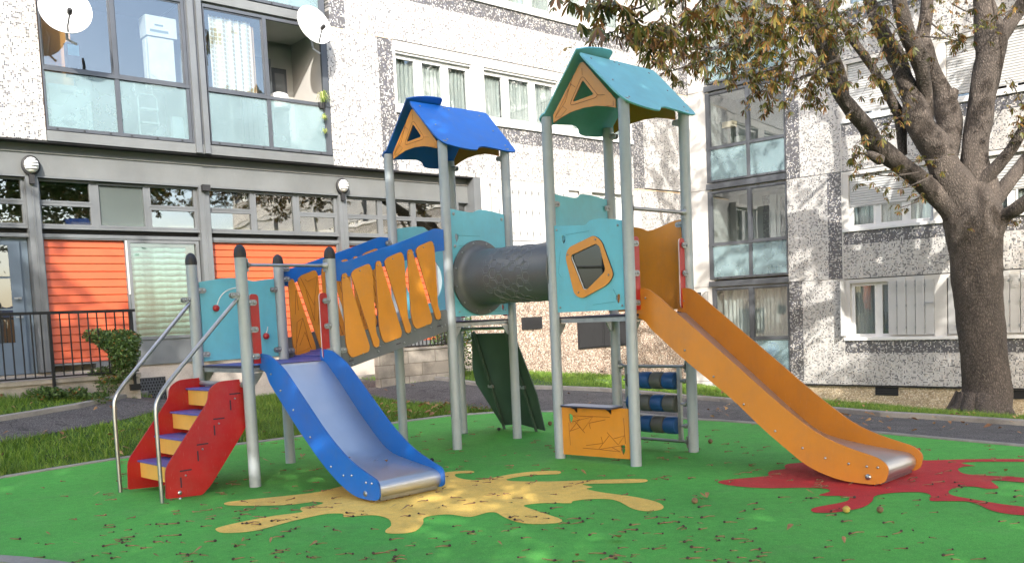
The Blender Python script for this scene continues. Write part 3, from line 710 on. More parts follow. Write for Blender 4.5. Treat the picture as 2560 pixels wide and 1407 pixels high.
# windows of the right wing
for uo in (4.20, 6.34, 8.48, 10.62, 13.2, 15.4, 17.6, 20.2, 22.4, 24.6, 27.2, 29.4):
    cols = [(uo+.05, uo+.575), (uo+.69, uo+1.21), (uo+1.34, uo+1.83)]
    RW.put('jamb', M_WHTC, uo-.13 if uo < 5 else uo-.26, uo, .615, 1.87, -.28, -.006)
    RW.put('jamb', M_WHTC, uo-.13 if uo < 5 else uo-.26, uo, 3.125, 4.33, -.28, -.006)
    RW.put('jamb', M_WHTC, uo-.13 if uo < 5 else uo-.26, uo, 5.59, 6.83, -.28, -.006)
    RW.put('jamb', M_WHTC, uo-.13 if uo < 5 else uo-.26, uo, 8.09, 9.33, -.28, -.006)
    w1 = window(RW, uo, uo+1.88, .615, 1.87, cols, curt=M_CURT)
    w2 = window(RW, uo, uo+1.88, 3.125, 4.33, cols, curt=M_CURT)
    w3 = window(RW, uo, uo+1.88, 5.59, 6.83, cols)
    w4 = window(RW, uo, uo+1.88, 8.09, 9.33, cols, curt=M_CURT)
    if uo < 12: roller(RW, uo+.02, uo+1.86, 3.60, 4.33, -.085, w2)
    roller(RW, uo+.02, uo+1.86, 5.72, 6.83, -.085, w3)
    if uo > 12: continue
    if uo < 5:
        w1['label'] = 'window with parted net curtain beside folded white shutters'; w2['label'] = 'window with its roller shutter half lowered'; w3['label'] = 'window with its roller shutter fully lowered'
        louvre_shutter(RW, 5.075, 6.08, .66, 1.955, -.03, 5, parent=RW.root)
        louvre_shutter(RW, 4.075, 4.115, .64, 1.95, .0, 1, slats=False, parent=RW.root)
        b = MB(); RW.bx(4.075, 4.09, .66, 1.93, .0, .24, b)
        for z in (.8, 1.1, 1.5, 1.8): RW.bx(4.055, 4.075, z, z+.05, .02, .2, b)
        b.build('open_shutter', M_SHUT, RW.root)
    else: louvre_shutter(RW, uo+.02, uo+1.85, .66, 1.955, -.03, 9, parent=RW.root)
lt = MB(); lt.tube([(6.02, .02, 1.36), (6.02, .13, 1.36)], .012, 8); lt.tube([(5.92, .13, 1.36), (6.10, .13, 1.36)], .012, 8)
ltm = MB().add([(x, -y, z) for x, y, z in lt.v], lt.f); ltm.build('shutter_latch', M_CAST, RW.root)
RW.put('parapet', M_WHTC, 0, UR, TOPZ+.003, TOPZ+.3, -.4, .05)
# cable clamp bracket in the corner
bk = MB(); RW.bx(.10, .22, 1.55, 1.86, .0, .10, bk); bk.build('junction_box', M_DARK, RW.root)
bk = MB(); bk.tube([(.22, -.05, 1.7), (.45, -.16, 1.86), (.52, -.16, 1.86), (.52, -.16, 1.6), (.22, -.05, 1.58)], .012, 6); bk.build('bracket', M_CAST, RW.root)

# ---- LEFT WING --------------------------------------------------
G = 9.22
for k in range(3):
    z = 4.385+k*2.5
    # window section
    LW.put('mosaic_panel', M_MLL, 2.255, G-.004, z, z+.795); LW.put('mosaic_panel', M_MDL, 2.255, G-.004, z+.795, z+1.105)
    LW.put('window_sill', M_WHT, 2.255, G-.004, z+1.109, z+1.20, -.30, .045, bevel=.006)
    LW.put('lintel', M_WHTC, 2.255, G-.004, z+2.30, z+2.49, -.28, .0)
    LW.put('shutter_box', M_DARK, 2.255, G-.004, z+2.493, z+2.499, -.1, .012)
    # corner mosaic column
    if k % 2 == 0:
        LW.put('mosaic_panel', M_MDL, 1.845, 2.25, z+.06, z+2.55); LW.put('mosaic_panel', M_MLL, 0, 1.845, z+.09, z+2.55)
        LW.put('mosaic_panel', M_MDL, G, 9.568, z, z+2.49); LW.put('mosaic_panel', M_MLL, 9.568, 10.665, z, z+2.49)
    else:
        LW.put('mosaic_panel', M_MLL, .38, 2.25, z+.06, z+2.55); LW.put('mosaic_panel', M_MDL, 0, .38, z+.06, z+2.55)
        LW.put('mosaic_panel', M_MLL, G, 10.245, z, z+2.49); LW.put('mosaic_panel', M_MDL, 10.245, 10.58, z, z+2.49)
    LW.put('panel_joint', M_BOXC, 0, 2.25, z+.028, z+.045, -.02, .006)
    LW.put('panel_joint', M_BOXC, G, 10.6, z+2.491, z+2.5, -.02, .006)
    LW.put('mosaic_panel', M_MLL, 15.535, 21.5, z, z+2.494)
    # windows
    for (a, b, cs) in ((7.26, 9.16, [(8.63, 9.12), (7.96, 8.50), (7.31, 7.84)]), (4.75, 6.93, [(6.33, 6.88), (5.54, 6.20), (4.80, 5.42)]), (2.45, 4.33, [(3.78, 4.28), (3.16, 3.66), (2.5, 3.04)])):
        ww = window(LW, a, b, z+1.245, z+2.255, cs, curt=M_CURT)
        if k == 0: ww['label'] = {7.26: 'three light window with full net curtains above the blue roof', 4.75: 'three light window with net curtains behind the turquoise roof', 2.45: 'window nearest the inner corner on the middle storey'}[a]
    for (a, b) in ((9.16, G-.004), (6.93, 7.26), (4.33, 4.75), (2.255, 2.45)): LW.put('jamb', M_WHTC, a, b, z+1.204, z+2.296, -.28, .0)
    LW.put('shutter_rail', M_WHT, 2.3, 9.15, z+2.262, z+2.295, -.28, -.03)
LW.put('parapet', M_WHTC, 0, 21.5, 11.895, 12.1, -.4, .03)
# lower storey near the corner
LW.put('mosaic_panel', M_MLL, 0, 2.25, 1.99, 4.42)
LW.put('panel_joint', M_BOXC, 0, 2.25, 4.422, 4.44, -.02, .006)
LW.put('mosaic_panel', M_MLL, 2.255, 6.9, 1.99, 2.70, -.28, 0); LW.put('mosaic_panel', M_MDL, 2.255, 6.9, 2.70, 2.98, -.28, 0)
LW.put('window_sill', M_WHT, 2.255, 6.92, 2.985, 3.075, -.28, .05, bevel=.006)
ww = window(LW, 2.27, 4.17, 3.10, 4.27, [(3.40, 3.86), (2.78, 3.28), (2.31, 2.66)], curt=M_CURT, label='casement window between open white shutters at the corner')
LW.put('lintel', M_WHTC, 2.255, 6.92, 4.275, 4.38, -.28, -.004)
louvre_shutter(LW, 4.53, 6.88, 3.10, 4.345, -.03, 12, parent=LW.root)
LW.put('shutter_backing', M_WHTC, 4.175, 6.92, 3.08, 4.27, -.28, -.06)
s_ = MB(); LW.bx(4.16, 4.18, 3.10, 4.36, -.02, .36, s_)
for j in range(6): LW.bx(4.182, 4.195, 4.2-j*.05, 4.23-j*.05, .02, .16, s_); LW.bx(4.182, 4.195, 4.2-j*.05, 4.23-j*.05, .19, .33, s_)
s_.build('open_shutter', M_SHUT, LW.root)
s_ = MB(); LW.bx(2.255, 2.275, 3.10, 4.36, -.02, .2, s_)
for z in (3.3, 3.6, 3.95, 4.2): LW.bx(2.235, 2.255, z, z+.05, .04, .14, s_)
s_.build('open_shutter', M_SHUT, LW.root)
LW.put('pebbledash_wall', M_PEB, 0, 7.35, -1.6, 1.985, -.3, -.02)
LW.put('party_pier', M_ALUL, 7.16, 7.35, 1.99, 4.38, -.3, .0); LW.put('party_pier', M_WHT, 6.925, 7.155, 1.99, 4.38, -.3, -.004)
v = MB(); LW.bx(5.56, 6.16, 1.16, 1.43, -.02, .01, v); LW.bx(5.60, 6.12, 1.20, 1.39, .01, .014, v)
for i in range(5): LW.bx(5.62, 6.10, 1.215+i*.034, 1.23+i*.034, .014, .024, v)
v.build('vent', M_DARK, LW.root)
v = MB(); LW.bx(2.72, 4.42, .63, 1.36, -.02, .012, v); LW.frame(2.74, 3.55, .66, 1.33, .03, .012, .03, v); LW.frame(3.57, 4.40, .66, 1.33, .03, .012, .03, v)
v.build('basement_window', M_DARK, LW.root)
# glazed balconies of the left wing
PF = .012
for k, (zb) in enumerate((4.39, 6.89, 9.39)):
    o = zb-4.39
    e = []
    bl = balcony(LW, 10.672, 13.0, 4.40+o, [(10.80, 11.86), (11.93, 12.98)], 5.42+o, 6.79+o, 4.61+o, 5.4, back=1.3, open_=(0,) if k == 0 else (), label='right hand glazed balcony with one sash open and a checked curtain' if k == 0 else None, backm=M_INTL)
    bm_ = balcony(LW, 13.30, 15.53, 4.40+o, [(13.36, 14.42), (14.49, 15.50)], 5.42+o, 6.79+o, 4.60+o, 5.4, back=1.3, label='left hand glazed balcony with orange wall and a stored fridge box' if k == 0 else None, backm=M_INT)
    LW.put('balcony_post', M_ALU, 13.0, 13.30, 4.38+o, 6.88+o, -.2, .012)
    LW.put('balcony_post_rib', M_ALUL, 13.03, 13.12, 4.39+o, 6.88+o, .014, .06); LW.put('balcony_post_rib', M_ALUL, 13.17, 13.27, 4.39+o, 6.88+o, .014, .06)
    LW.put('slab_edge', M_ALUC, 10.67, 15.53, 4.385+o, 4.535+o, -.3, .018)
    if k == 0: B1, B2 = bl, bm_
    LW.put('party_wall', M_INTL, 13.1, 13.2, 4.4+o, 6.88+o, -1.3, -.21)
LW.put('balcony_side', M_ORW, 15.50, 15.53, 4.55, 6.85, -1.3, -.05); LW.put('balcony_side', M_WHTC, 10.64, 10.67, 4.55, 6.85, -1.3, -.05)
# left balcony contents
LW.put('orange_wall', M_ORW, 14.92, 15.50, 4.7, 6.8, -.62, -.55, B2)
LW.put('red_edge', M_RED, 15.44, 15.50, 6.25, 6.8, -.54, -.42, B2)
LW.put('white_curtain_panel', M_CURT, 13.40, 13.85, 5.45, 6.2, -.32, -.30, B2)
def gobj(name, u, d, z, label, cat, group=None): return empty(name, wpt(LW, u, d, z), math.atan2(DL.y, DL.x), label, cat, group)
fb = gobj('storage_box', 13.62, -.34, 5.45, 'tall white cabinet with a printed box on top behind the left balcony glass', 'cabinet')
MB().box(-.20, .22, -.12, .12, 0, .78).build('cabinet', M_BOX, fb)
MB().box(-.26, .24, -.14, .14, .80, 1.12).build('top_box', M_WHT, fb)
q = MB().box(-.12, .18, .142, .146, .86, .90).box(-.04, .1, .142, .146, .96, .99).build('print', M_PANB, fb)
cb = gobj('cardboard_box', 15.0, -.12, 4.58, 'large white carton with rosette print standing behind the frosted left parapet', 'carton')
MB().box(-.17, .42, -.09, .03, 0, .68).build('carton', M_BOX, cb)
pt = MB()
for a in range(-60, 61, 24):
    ca, sa = math.cos(R(a)), math.sin(R(a))
    for sg in (1, -1):
        x, z = .17-.0+sa*.11, .20+sg*(.02+ca*.10)
        w2 = .025
        pt.add([(.17+sa*.03-w2*.4*ca, .034, .20+sg*(.02+ca*.03)-w2*.4*sa*sg), (x-w2*ca, .034, z+w2*sa*sg), (x+sa*.02, .034, z+sg*ca*.02), (x+w2*ca, .034, z-w2*sa*sg), (.17+sa*.03+w2*.4*ca, .034, .20+sg*(.02+ca*.03)+w2*.4*sa*sg)], [(0, 1, 2, 3, 4)])
pt.box(.08, .26, .032, .036, .55, .60); pt.box(-.02, .06, .032, .036, .48, .53); pt.box(-.088, -.08, .03, .036, 0, .68)
pt.build('print', M_LTXT, cb)
def text(name, body, size, mat, parent, loc, rot, ext=.002):
    cu = bpy.data.curves.new(name, 'FONT'); cu.body = body; cu.size = size; cu.extrude = ext; cu.align_x = 'CENTER'; cu.align_y = 'CENTER'
    o = bpy.data.objects.new(name, cu); C.objects.link(o)
    dg = bpy.context.evaluated_depsgraph_get(); me = bpy.data.meshes.new_from_object(o.evaluated_get(dg)); bpy.data.objects.remove(o)
    me.materials.clear(); me.materials.append(mat)
    o = bpy.data.objects.new(name, me); C.objects.link(o); o.parent = parent; o.location = loc; o.rotation_euler = rot; return o
text('lettering', 'BOBN', .14, M_LTXT, cb, (-.02, .036, .22), (R(90), R(-90), R(180)))
hd = gobj('hand_truck', 13.95, -.14, 4.6, 'white tubular step frame behind the frosted left parapet', 'step frame')
MB().tube([(-.15, 0, 0), (-.15, 0, .62), (-.11, 0, .68), (.11, 0, .68), (.15, 0, .62), (.15, 0, 0)], .013, 8).build('tube_frame', M_WHT, hd, True)
MB().box(-.14, .14, -.02, .1, .42, .45).box(-.14, .14, -.02, .1, .2, .23).build('step', M_WHT, hd)
wb = MB().box(-.09, .09, -.05, .03, 0, .36).build('white_box', M_WHT, None); wb.location = wpt(LW, 13.5, -.1, 4.6); wb.rotation_euler.z = math.atan2(DL.y, DL.x)
tag(wb, 'narrow white box at the right end of the frosted left parapet', 'box')
dr = gobj('drying_rack', 14.2, -.25, 5.3, 'white wire drying rack peeping over the left balcony rail', 'drying rack')
for x in (0, -.28): MB().tube([(x-.1, 0, 0), (x-.1, 0, .2), (x-.07, 0, .23), (x+.08, 0, .23), (x+.1, .05, .2)], .009, 6).build('rack_loop', M_WHT, dr, True)
dk = gobj('bottle', 15.0, -.3, 5.45, 'dark bottle with green label beside the orange balcony wall', 'bottle')
MB().box(-.10, .08, -.08, .08, 0, .5).build('body', M_DARK, dk); MB().box(-.09, .07, .08, .084, .3, .46).build('label', M_TUR, dk)
# right balcony contents
LW.curtain(12.08, 12.84, 5.49, 6.72, -.13, B1, M_CHECK, .02, .16, 'checked_curtain'); LW.curtain(12.02, 12.14, 5.49, 6.66, -.15, B1, M_SALMON, .025, .06, 'salmon_curtain')
LW.put('ribbed_screen', M_ALUL, 11.25, 11.86, 4.7, 6.45, -1.1, -1.05, B1)
for i in range(6): LW.put('screen_rib', M_ALU, 11.28+i*.1, 11.285+i*.1, 4.7, 6.45, -1.049, -1.035, B1)
LW.put('inner_door', M_ALU, 10.85, 11.15, 4.7, 6.35, -1.29, -1.22, B1); LW.put('inner_door_glass', M_GREYP, 10.9, 11.1, 5.3, 6.25, -1.219, -1.21, B1)
sk = MB(); sk.lathe((0, 0, 0), [(.02, 0), (.18, 0), (.21, .10), (.16, .26), (.06, .30)], 14)
sk = sk.build('laundry_bag', M_BOX, None, True); sk.location = wpt(LW, 11.5, -.35, 5.36); tag(sk, 'white laundry bag lit by the sun inside the open balcony', 'bag')

# ground floor of the left wing, set back under the overhang
o = -.30
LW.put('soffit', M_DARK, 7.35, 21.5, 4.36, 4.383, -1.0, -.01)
LW.put('upper_fascia', M_ALUC, 7.35, 21.5, 3.895, 4.36, o-.2, o+.08)
LW.put('gutter_trim', M_WHTC, 7.35, 21.5, 4.228, 4.244, o+.08, o+.1)
LW.put('fascia_rail', M_ALUL, 7.35, 21.5, 3.868, 3.892, o-.1, o+.09)
LW.put('window_ledge', M_ALUL, 7.35, 21.5, 3.115, 3.155, o-.1, o+.03)
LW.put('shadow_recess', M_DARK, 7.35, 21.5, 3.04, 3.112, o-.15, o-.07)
LW.put('lower_ledge', M_ALUL, 7.35, 21.5, 2.985, 3.04, o-.12, o+.015)
for a, b in ((15.65, 15.82), (13.0, 13.175), (10.31, 10.48), (7.62, 7.78), (18.4, 18.6)):
    LW.put('pilaster', M_ALUL, a, b, .95, 3.89, o-.1, o+.10); LW.put('pilaster_rib', M_ALUL, (a+b)/2-.012, (a+b)/2+.012, .95, 3.88, o+.101, o+.112)
LW.put('reflection_backing', M_INTG, 7.35, 21.5, .4, 3.9, o-.75, o-.7)  # pale backing, the reflected facade in the panes put into its colour
def gpane(u0, u1, z0, z1, lab=None, glass=M_GLASSR):
    mb = MB(); LW.frame(u0-.03, u1+.03, z0-.03, z1+.03, .03, o-.05, o+.012, mb); f = mb.build('window', M_ALUL, LW.root)
    LW.pane(u0, u1, z0, z1, o-.02, f, glass)
    return f
mk = mk_frost('hazy_glass', (.16, .18, .175))
for (a, b, sp, g) in ((15.87, 16.7, 1, M_GLASSR), (14.90, 15.61, 1, M_GLASSR), (14.07, 14.76, 0, mk), (13.235, 13.955, 1, M_GLASSR), (12.22, 12.955, 1, M_GLASSR), (11.39, 12.11, 0, M_GLASSR), (10.535, 11.265, 1, M_GLASSR), (9.57, 10.275, 1, M_GLASSR), (8.775, 9.46, 1, M_GLASSR), (7.82, 8.655, 1, M_GLASSR), (7.38, 7.59, 1, M_GLASSR), (16.95, 17.8, 1, M_GLASSR)):
    if sp: gpane(a, b, 3.545, 3.83, glass=g); gpane(a, b, 3.19, 3.465, glass=g)
    else: gpane(a, b, 3.19, 3.82, glass=g)
for (a, b) in ((15.82, 15.84), (14.79, 14.87), (13.985, 14.04), (13.175, 13.205), (12.14, 12.19), (11.295, 11.36), (10.48, 10.505), (9.49, 9.54), (8.685, 8.745), (7.62, 7.79)): LW.put('mullion', M_ALUL, a, b, 3.157, 3.866, o-.05, o+.006)
for (a, b) in ((15.84, 16.73), (14.87, 15.64), (13.205, 13.985), (12.19, 12.985), (10.505, 11.295), (9.54, 10.305), (8.745, 9.49), (7.79, 8.685), (7.35, 7.62)): LW.put('transom', M_ALUL, a, b, 3.495, 3.515, o-.05, o+.004)
def siding(u0, u1, z0, z1, lab):
    mb = MB(); z = z1; n = 0; y0 = o-.05
    while z > z0+.01:
        zb = max(z0, z-.122)
        vs = []
        for zz, d in ((z, .0), (zb+.012, .018), (zb+.004, .016), (zb, .004)):
            for u in (u0, u1): vs.append((u, o-.06+d, zz))
        mb.add(vs, [(0, 1, 3, 2), (2, 3, 5, 4), (4, 5, 7, 6)])
        z = zb
    LW.bx(u0, u1, z0, z1, o-.12, o-.06, mb)
    ob = mb.build('siding_panel', M_SID, LW.root); ob['label'] = lab
    f = MB(); LW.frame(u0-.03, u1+.03, z0-.03, z1+.03, .028, o-.1, o+.0, f); f.build('trim', M_ALUL, ob)
siding(14.42, 15.61, 1.06, 2.96, 'orange clapboard panel between the door and the green window')
siding(10.52, 12.96, 1.06, 2.96, 'wide orange clapboard panel behind the small platform')
siding(8.2, 10.25, 1.06, 2.96, 'orange clapboard panel behind the ramp')
gw = MB(); LW.frame(13.20, 14.385, 1.36, 2.975, .05, o-.08, o+.01, gw); gw = gw.build('window', M_ALUL, LW.root); gw['label'] = 'tall window with pale green blind'
LW.pane(13.25, 14.335, 1.41, 2.925, o-.03, gw, M_GLASS)
mb = MB(); z = 2.88; i = 0
while z > 1.42:
    vs = []
    n = 60
    for j in range(n+1):
        u = 13.40+(14.33-13.40)*j/n; wv = .006*math.sin(u*40)+.01*math.sin(u*17+i)
        for dz, d in ((0, 0), (-.05, .05), (-.082, .035), (-.086, -.02)): vs.append((u, o-.12+d+wv*.5, z+dz+(wv*.6 if dz else 0)))
    mb.add(vs, [(j*4+k_, j*4+k_+1, (j+1)*4+k_+1, (j+1)*4+k_) for j in range(n) for k_ in range(3)])
    z -= .096; i += 1
mb.build('blind', M_CURTG, gw, True)
LW.put('apron_panel', M_ALUL, 13.20, 14.385, .97, 1.355, o-.1, o-.01)
LW.put('blue_grey_panel', M_PANB, 7.35, 8.17, 1.05, 2.96, o-.12, o-.03)
LW.put('white_board', M_WHTC, 14.386, 14.412, 2.1, 2.96, o-.06, o+.014)
# entrance door at the far left
LW.put('door_surround', M_DOORB, 15.83, 18.38, .94, 2.975, o-.25, o-.06)
dd = LW.put('door', M_DOORB, 15.95, 17.05, .94, 2.92, o-.058, o-.02); dd['label'] = 'blue grey entrance door with three dark panes'
for a, b in ((2.40, 2.86), (1.93, 2.37), (1.42, 1.90)):
    LW.bx(16.11, 16.9, a, b, o-.02, o-.012).build('pane', M_GLASSR, dd); LW.bx(16.11, 16.9, a, b, o-.0195, o-.0185).build('backing', M_INT, dd)
h = MB(); 
for z in (2.06, 1.78): LW.bx(15.99, 16.03, z, z+.03, o-.02, o+.04, h); LW.bx(15.99, 16.09, z+.005, z+.025, o+.03, o+.045, h)
h.build('handle', M_CAST, dd)
LW.put('plinth', M_CREAM, 7.35, 15.0, -1.2, .948, o-.3, o-.02); LW.put('plinth', M_CONC, 15.0, 21.5, -1.2, .93, o-.3, o-.02)
LW.put('plinth_cap', M_ALUL, 7.35, 15.0, .95, 1.028, o-.2, o+.012)
g = MB(); LW.bx(13.92, 14.36, .36, .74, o-.02, o-.012, g); g = g.build('grille', M_DARK, LW.root); q = MB()
for i in range(9):
    for j in range(7):
        a, b = 13.94+i*.046+(j % 2)*.02, .38+j*.05
        LW.frame(a, a+.044, b, b+.048, .007, o-.012, o-.002, q)
q.build('mesh', M_ALU, g)
LW.put('cable_box', M_DARK, 13.01, 13.14, 3.80, 3.90, o+.115, o+.2)
# wings need mass behind them
LW.put('core', M_INT, -3, 21.5, -1.5, 12, -6, -1.55); RW.put('core', M_INT, -3, UR, -1.6, 12, -6, -1.6)
LW.put('end_wall', M_WHTC, 21.5, 21.8, -1, 12.1, -6, 0); RW.put('end_wall', M_WHTC, UR, UR+.3, -1.8, 12.2, -6, 0)

# ---- terrace wall, railings, ramp wall ---------------------------
tw = empty('terrace_wall', wpt(LW, 14.84, 0, 0), math.atan2(DL.y, DL.x), 'low concrete terrace wall below the black railing at the left', 'wall')
MB().box(0, 6.5, 1.0, 1.12, -.6, .83).box(0, .12, -.29, 1.0, -.6, .83).build('wall', M_CONC, tw)
MB().box(-.02, 6.5, -.29, 1.15, .832, .90).build('coping', M_CONC, tw, bevel=.012)
def railing(u0, u1, d, z0, z1, n, posts, label, sup=True, slope=0):
    r = empty('railing', wpt(LW, u0, d, 0), math.atan2(DL.y, DL.x), label, 'railing', 'black railings along the building')
    L = u1-u0; zz = lambda x: slope*x
    MB().box(0, L, -.02, .02, z1-.02, z1+.02).build('handrail', M_RAIL, r) if not slope else MB().tube([(0, 0, z1), (L, 0, z1+slope*L)], .02, 6).build('handrail', M_RAIL, r)
    MB().tube([(0, 0, z0), (L, 0, z0+slope*L)], .012, 6).build('bottom_rail', M_RAIL, r)
    mb = MB()
    proto = None
    for i in range(n+1):
        x = .04+(L-.08)*i/n
        if proto is None:
            proto = MB().box(-.008, .008, -.008, .008, z0, z1).build('baluster', M_RAIL, r); proto.location = (x, 0, zz(x))
        else: q_ = proto.copy(); C.objects.link(q_); q_.parent = r; q_.location = (x, 0, zz(x))
    for x in posts:
        MB().box(x-.018, x+.018, -.018, .018, z0-.22, z1).box(x-.07, x+.07, -.03, .02, z0-.28, z0-.19).build('post', M_RAIL, r)
    return r
railing(14.86, 19.6, 1.17, .93, 1.81, 38, (.07, 1.16, 2.8), 'black iron railing on the terrace wall in front of the orange panel')
rwl = empty('ramp_wall', wpt(LW, 8.7, 0, 0), math.atan2(DL.y, DL.x), 'stained pale block wall of the ramp seen under the bridge', 'wall')
MB().box(0, 1.9, .88, 1.0, -.5, .93).box(0, .12, -.29, .88, -.5, .93).build('wall', M_BLOCK, rwl); MB().box(-.02, 1.92, .86, 1.02, .932, .97).build('coping', M_CONC, rwl)
railing(8.72, 10.55, .94, 1.0, 1.75, 20, (.1, 1.7), 'black iron railing on the block ramp wall seen under the bridge')

# ---- bulkhead lamps and satellite dishes -------------------------
def bulkhead(u, z, label):
    r = empty('wall_lamp', wpt(LW, u, o+.105, z), math.atan2(DL.y, DL.x), label, 'lamp', 'bulkhead lamps on the grey fascia')
    sq = lambda b: b
    base = MB().lathe((0, 0, 0), [(.12, 0), (.13, .02), (.13, .05), (.105, .07)], 24, axis='y'); base.v = [(x*1.0, y, z_*1.15) for x, y, z_ in base.v]
    base.box(-.035, .035, 0, .06, -.27, -.12); base.build('housing', M_DARK, r, True)
    gl = MB().lathe((0, 0, 0), [(.10, .06), (.097, .10), (.08, .135), (.045, .155), (.005, .16)], 24, axis='y'); gl.v = [(x*1.0, y, z_*1.15) for x, y, z_ in gl.v]
    gl.build('lens', M_LAMPG, r, True)
    for dz in (-.065, -.02, .025, .07):
        hw = math.sqrt(max(0, .10**2-(dz/1.15)**2)); pts = []
        for i in range(9):
            x = -hw+2*hw*i/8; rr_ = math.sqrt(x*x+(dz/1.15)**2); y = .075+.092*math.sqrt(max(0, 1-(rr_/.103)**2)); pts.append((x, y, dz))
        MB().tube(pts, .006, 6).build('guard_bar', M_DARK, r)
    return r
bulkhead(15.74, 4.03, 'round bulkhead lamp in shade at the left end of the grey fascia')
bulkhead(10.41, 4.04, 'round bulkhead lamp in sun above the pilaster left of the blue roof')
def dish(u, d, z, az, el_, rad, label, txt=None, ry=1.1):
    r = empty('satellite_dish', wpt(LW, u, d, z), 0, label, 'satellite dish', 'white satellite dishes on the balconies')
    r.rotation_euler = (R(90-el_), 0, az)     # local +z looks along the dish axis
    prof = [(.001, .0)]+[(rad*i/10, .16*rad*(i/10)**2) for i in range(1, 11)]
    mb = MB(); n = 36; vs = []
    for r_, h in prof:
        for j in range(n): a = 6.28318*j/n; vs.append((r_*math.cos(a), r_*ry*math.sin(a), h))
    k = len(prof); vs2 = [(x, y, z_-.012) for x, y, z_ in vs]
    mb.add(vs+vs2, [(i*n+j, i*n+(j+1) % n, (i+1)*n+(j+1) % n, (i+1)*n+j) for i in range(k-1) for j in range(n)]+[(k*n+i*n+j, k*n+(i+1)*n+j, k*n+(i+1)*n+(j+1) % n, k*n+i*n+(j+1) % n) for i in range(k-1) for j in range(n)]+[((k-1)*n+j, (k-1)*n+(j+1) % n, k*n+(k-1)*n+(j+1) % n, k*n+(k-1)*n+j) for j in range(n)])
    mb.build('reflector', M_DISH, r, True)
    MB().tube([(0, -rad*ry*.98, .1*rad), (.0, -rad*ry*.8, rad*.32), (rad*.1, -rad*.5, rad*.55)], .012, 8).build('feed_arm', M_DARK, r, True)
    MB().lathe((rad*.1, -rad*.46, rad*.48), [(.02, 0), (.035, .02), (.035, .1), (.02, .12)], 12).build('receiver', M_DARK, r, True)
    MB().tube([(0, 0, -.03), (0, -.1, -.14), (0, -.35, -.16), (.12, -.42, -.16)], .02, 8).build('mount', M_CAST, r, True)
    if txt: text('lettering', txt, .085, M_LTXT, r, (0, rad*.36, .03*rad+.014), (R(-10), 0, 0))
    return r
DU1, DZ1, DU2, DZ2 = 15.277, 6.164, 11.168, 6.68
azn = math.atan2(NL[1], NL[0])+R(90)
dish(DU1, .48, DZ1, azn-R(12), 20, .355, 'large white satellite dish lettered OPTEX in front of the left balcony', 'OPTEX', 1.12)
dish(DU2, .42, DZ2, azn+R(2), 18, .33, 'white satellite dish turned sideways at the right end of the balconies', None, 1.12)
# ------------------------------------------------------------------ the climbing frame (one thing, all bolted together)
PS = empty('climbing_frame', (OB.x, OB.y, 0), AB, 'multi coloured playground climbing frame with two roofed towers, tunnel, sloping bridge and two slides', 'climbing frame')
PU = lambda c: (lambda a, b, n: (c+n, a, b))
PV = lambda c: (lambda a, b, n: (a, c+n, b))
A0 = (-2.567, -.027); B0 = (0, 0); C0 = (.112, -2.455)
PR = .054
def post(x, y, h, cap=False):
    o_ = MB().lathe((x, y, 0), [(PR+.012, -.02), (PR+.012, .004), (PR, .006), (PR, h)] if False else [(PR, -.03), (PR, h)], 28).build('post', M_POST, PS, True)
    if cap: MB().lathe((x, y, h), [(PR+.001, -.03), (PR+.004, 0), (PR*.98, .035), (PR*.8, .065), (PR*.45, .085), (.004, .092)], 28).build('post_cap', M_CAP, o_, True)
    return o_
pa = {}
for k, (i, j) in {'F': (0, 0), 'R': (1, 0), 'L': (0, 1), 'K': (1, 1)}.items():
    pa['A'+k] = (A0[0]+i*S, A0[1]+j*S); post(*pa['A'+k], 2.165, True)
    hb = 3.46
    pa['B'+k] = (B0[0]+i*S, B0[1]+j*S); post(*pa['B'+k], hb)
    pa['C'+k] = (C0[0]+i*S, C0[1]+j*S); post(*pa['C'+k], hb)
def bolt(mb, p, ax, r=.013, mi=0):
    # small domed bolt head on a plane; ax = outward direction
    x, y, z = p; a = {'u': 'x', 'v': 'y'}[ax[0]]; s_ = 1 if ax[1] == '+' else -1
    mb.lathe(p, [(r, 0), (r*.95, .004*s_), (r*.6, .009*s_), (.001, .011*s_)], 10, mi, a)
def clamp(px, py, z, ang, parent=PS):
    """cast lug on the post holding a panel, ang = direction (deg, frame axes) from post to panel"""
    a = R(ang); d = Vector((math.cos(a), math.sin(a), 0)); n = Vector((-d.y, d.x, 0))
    mb = MB(); c = Vector((px, py, z))
    out = []
    for k in range(20):
        t = 6.2832*k/20; x, y = math.cos(t)*.028, math.sin(t)*.028
        x += .098 if x > 0 else .050
        out.append((x, y))
    for sg in (1, -1):
        fr = lambda p, q, m_: tuple(c+d*p+Vector((0, 0, q))+n*sg*(.014+m_))
        mb.panel(out, fr, .014)
        mb.lathe(c+d*.100+n*sg*.03, [(.001, 0), (.014, 0), (.013, .006), (.004, .011)], 10, 0, 'z') if False else None
        for q in (.056, .100):
            cc = c+d*q+n*sg*.028
            ring = []
            for r_, h in ((.015, 0), (.013, .007), (.006, .012)):
                for k in range(10): t = 6.2832*k/10; ring.append(tuple(cc+d*r_*math.cos(t)+Vector((0, 0, r_*math.sin(t)))+n*sg*h))
            mb.add(ring, [(i*10+j, i*10+(j+1) % 10, (i+1)*10+(j+1) % 10, (i+1)*10+j) for i in range(2) for j in range(10)]+[tuple(range(20, 30))], 1)
    return mb.build('clamp', [M_CAST, M_STEEL], parent)
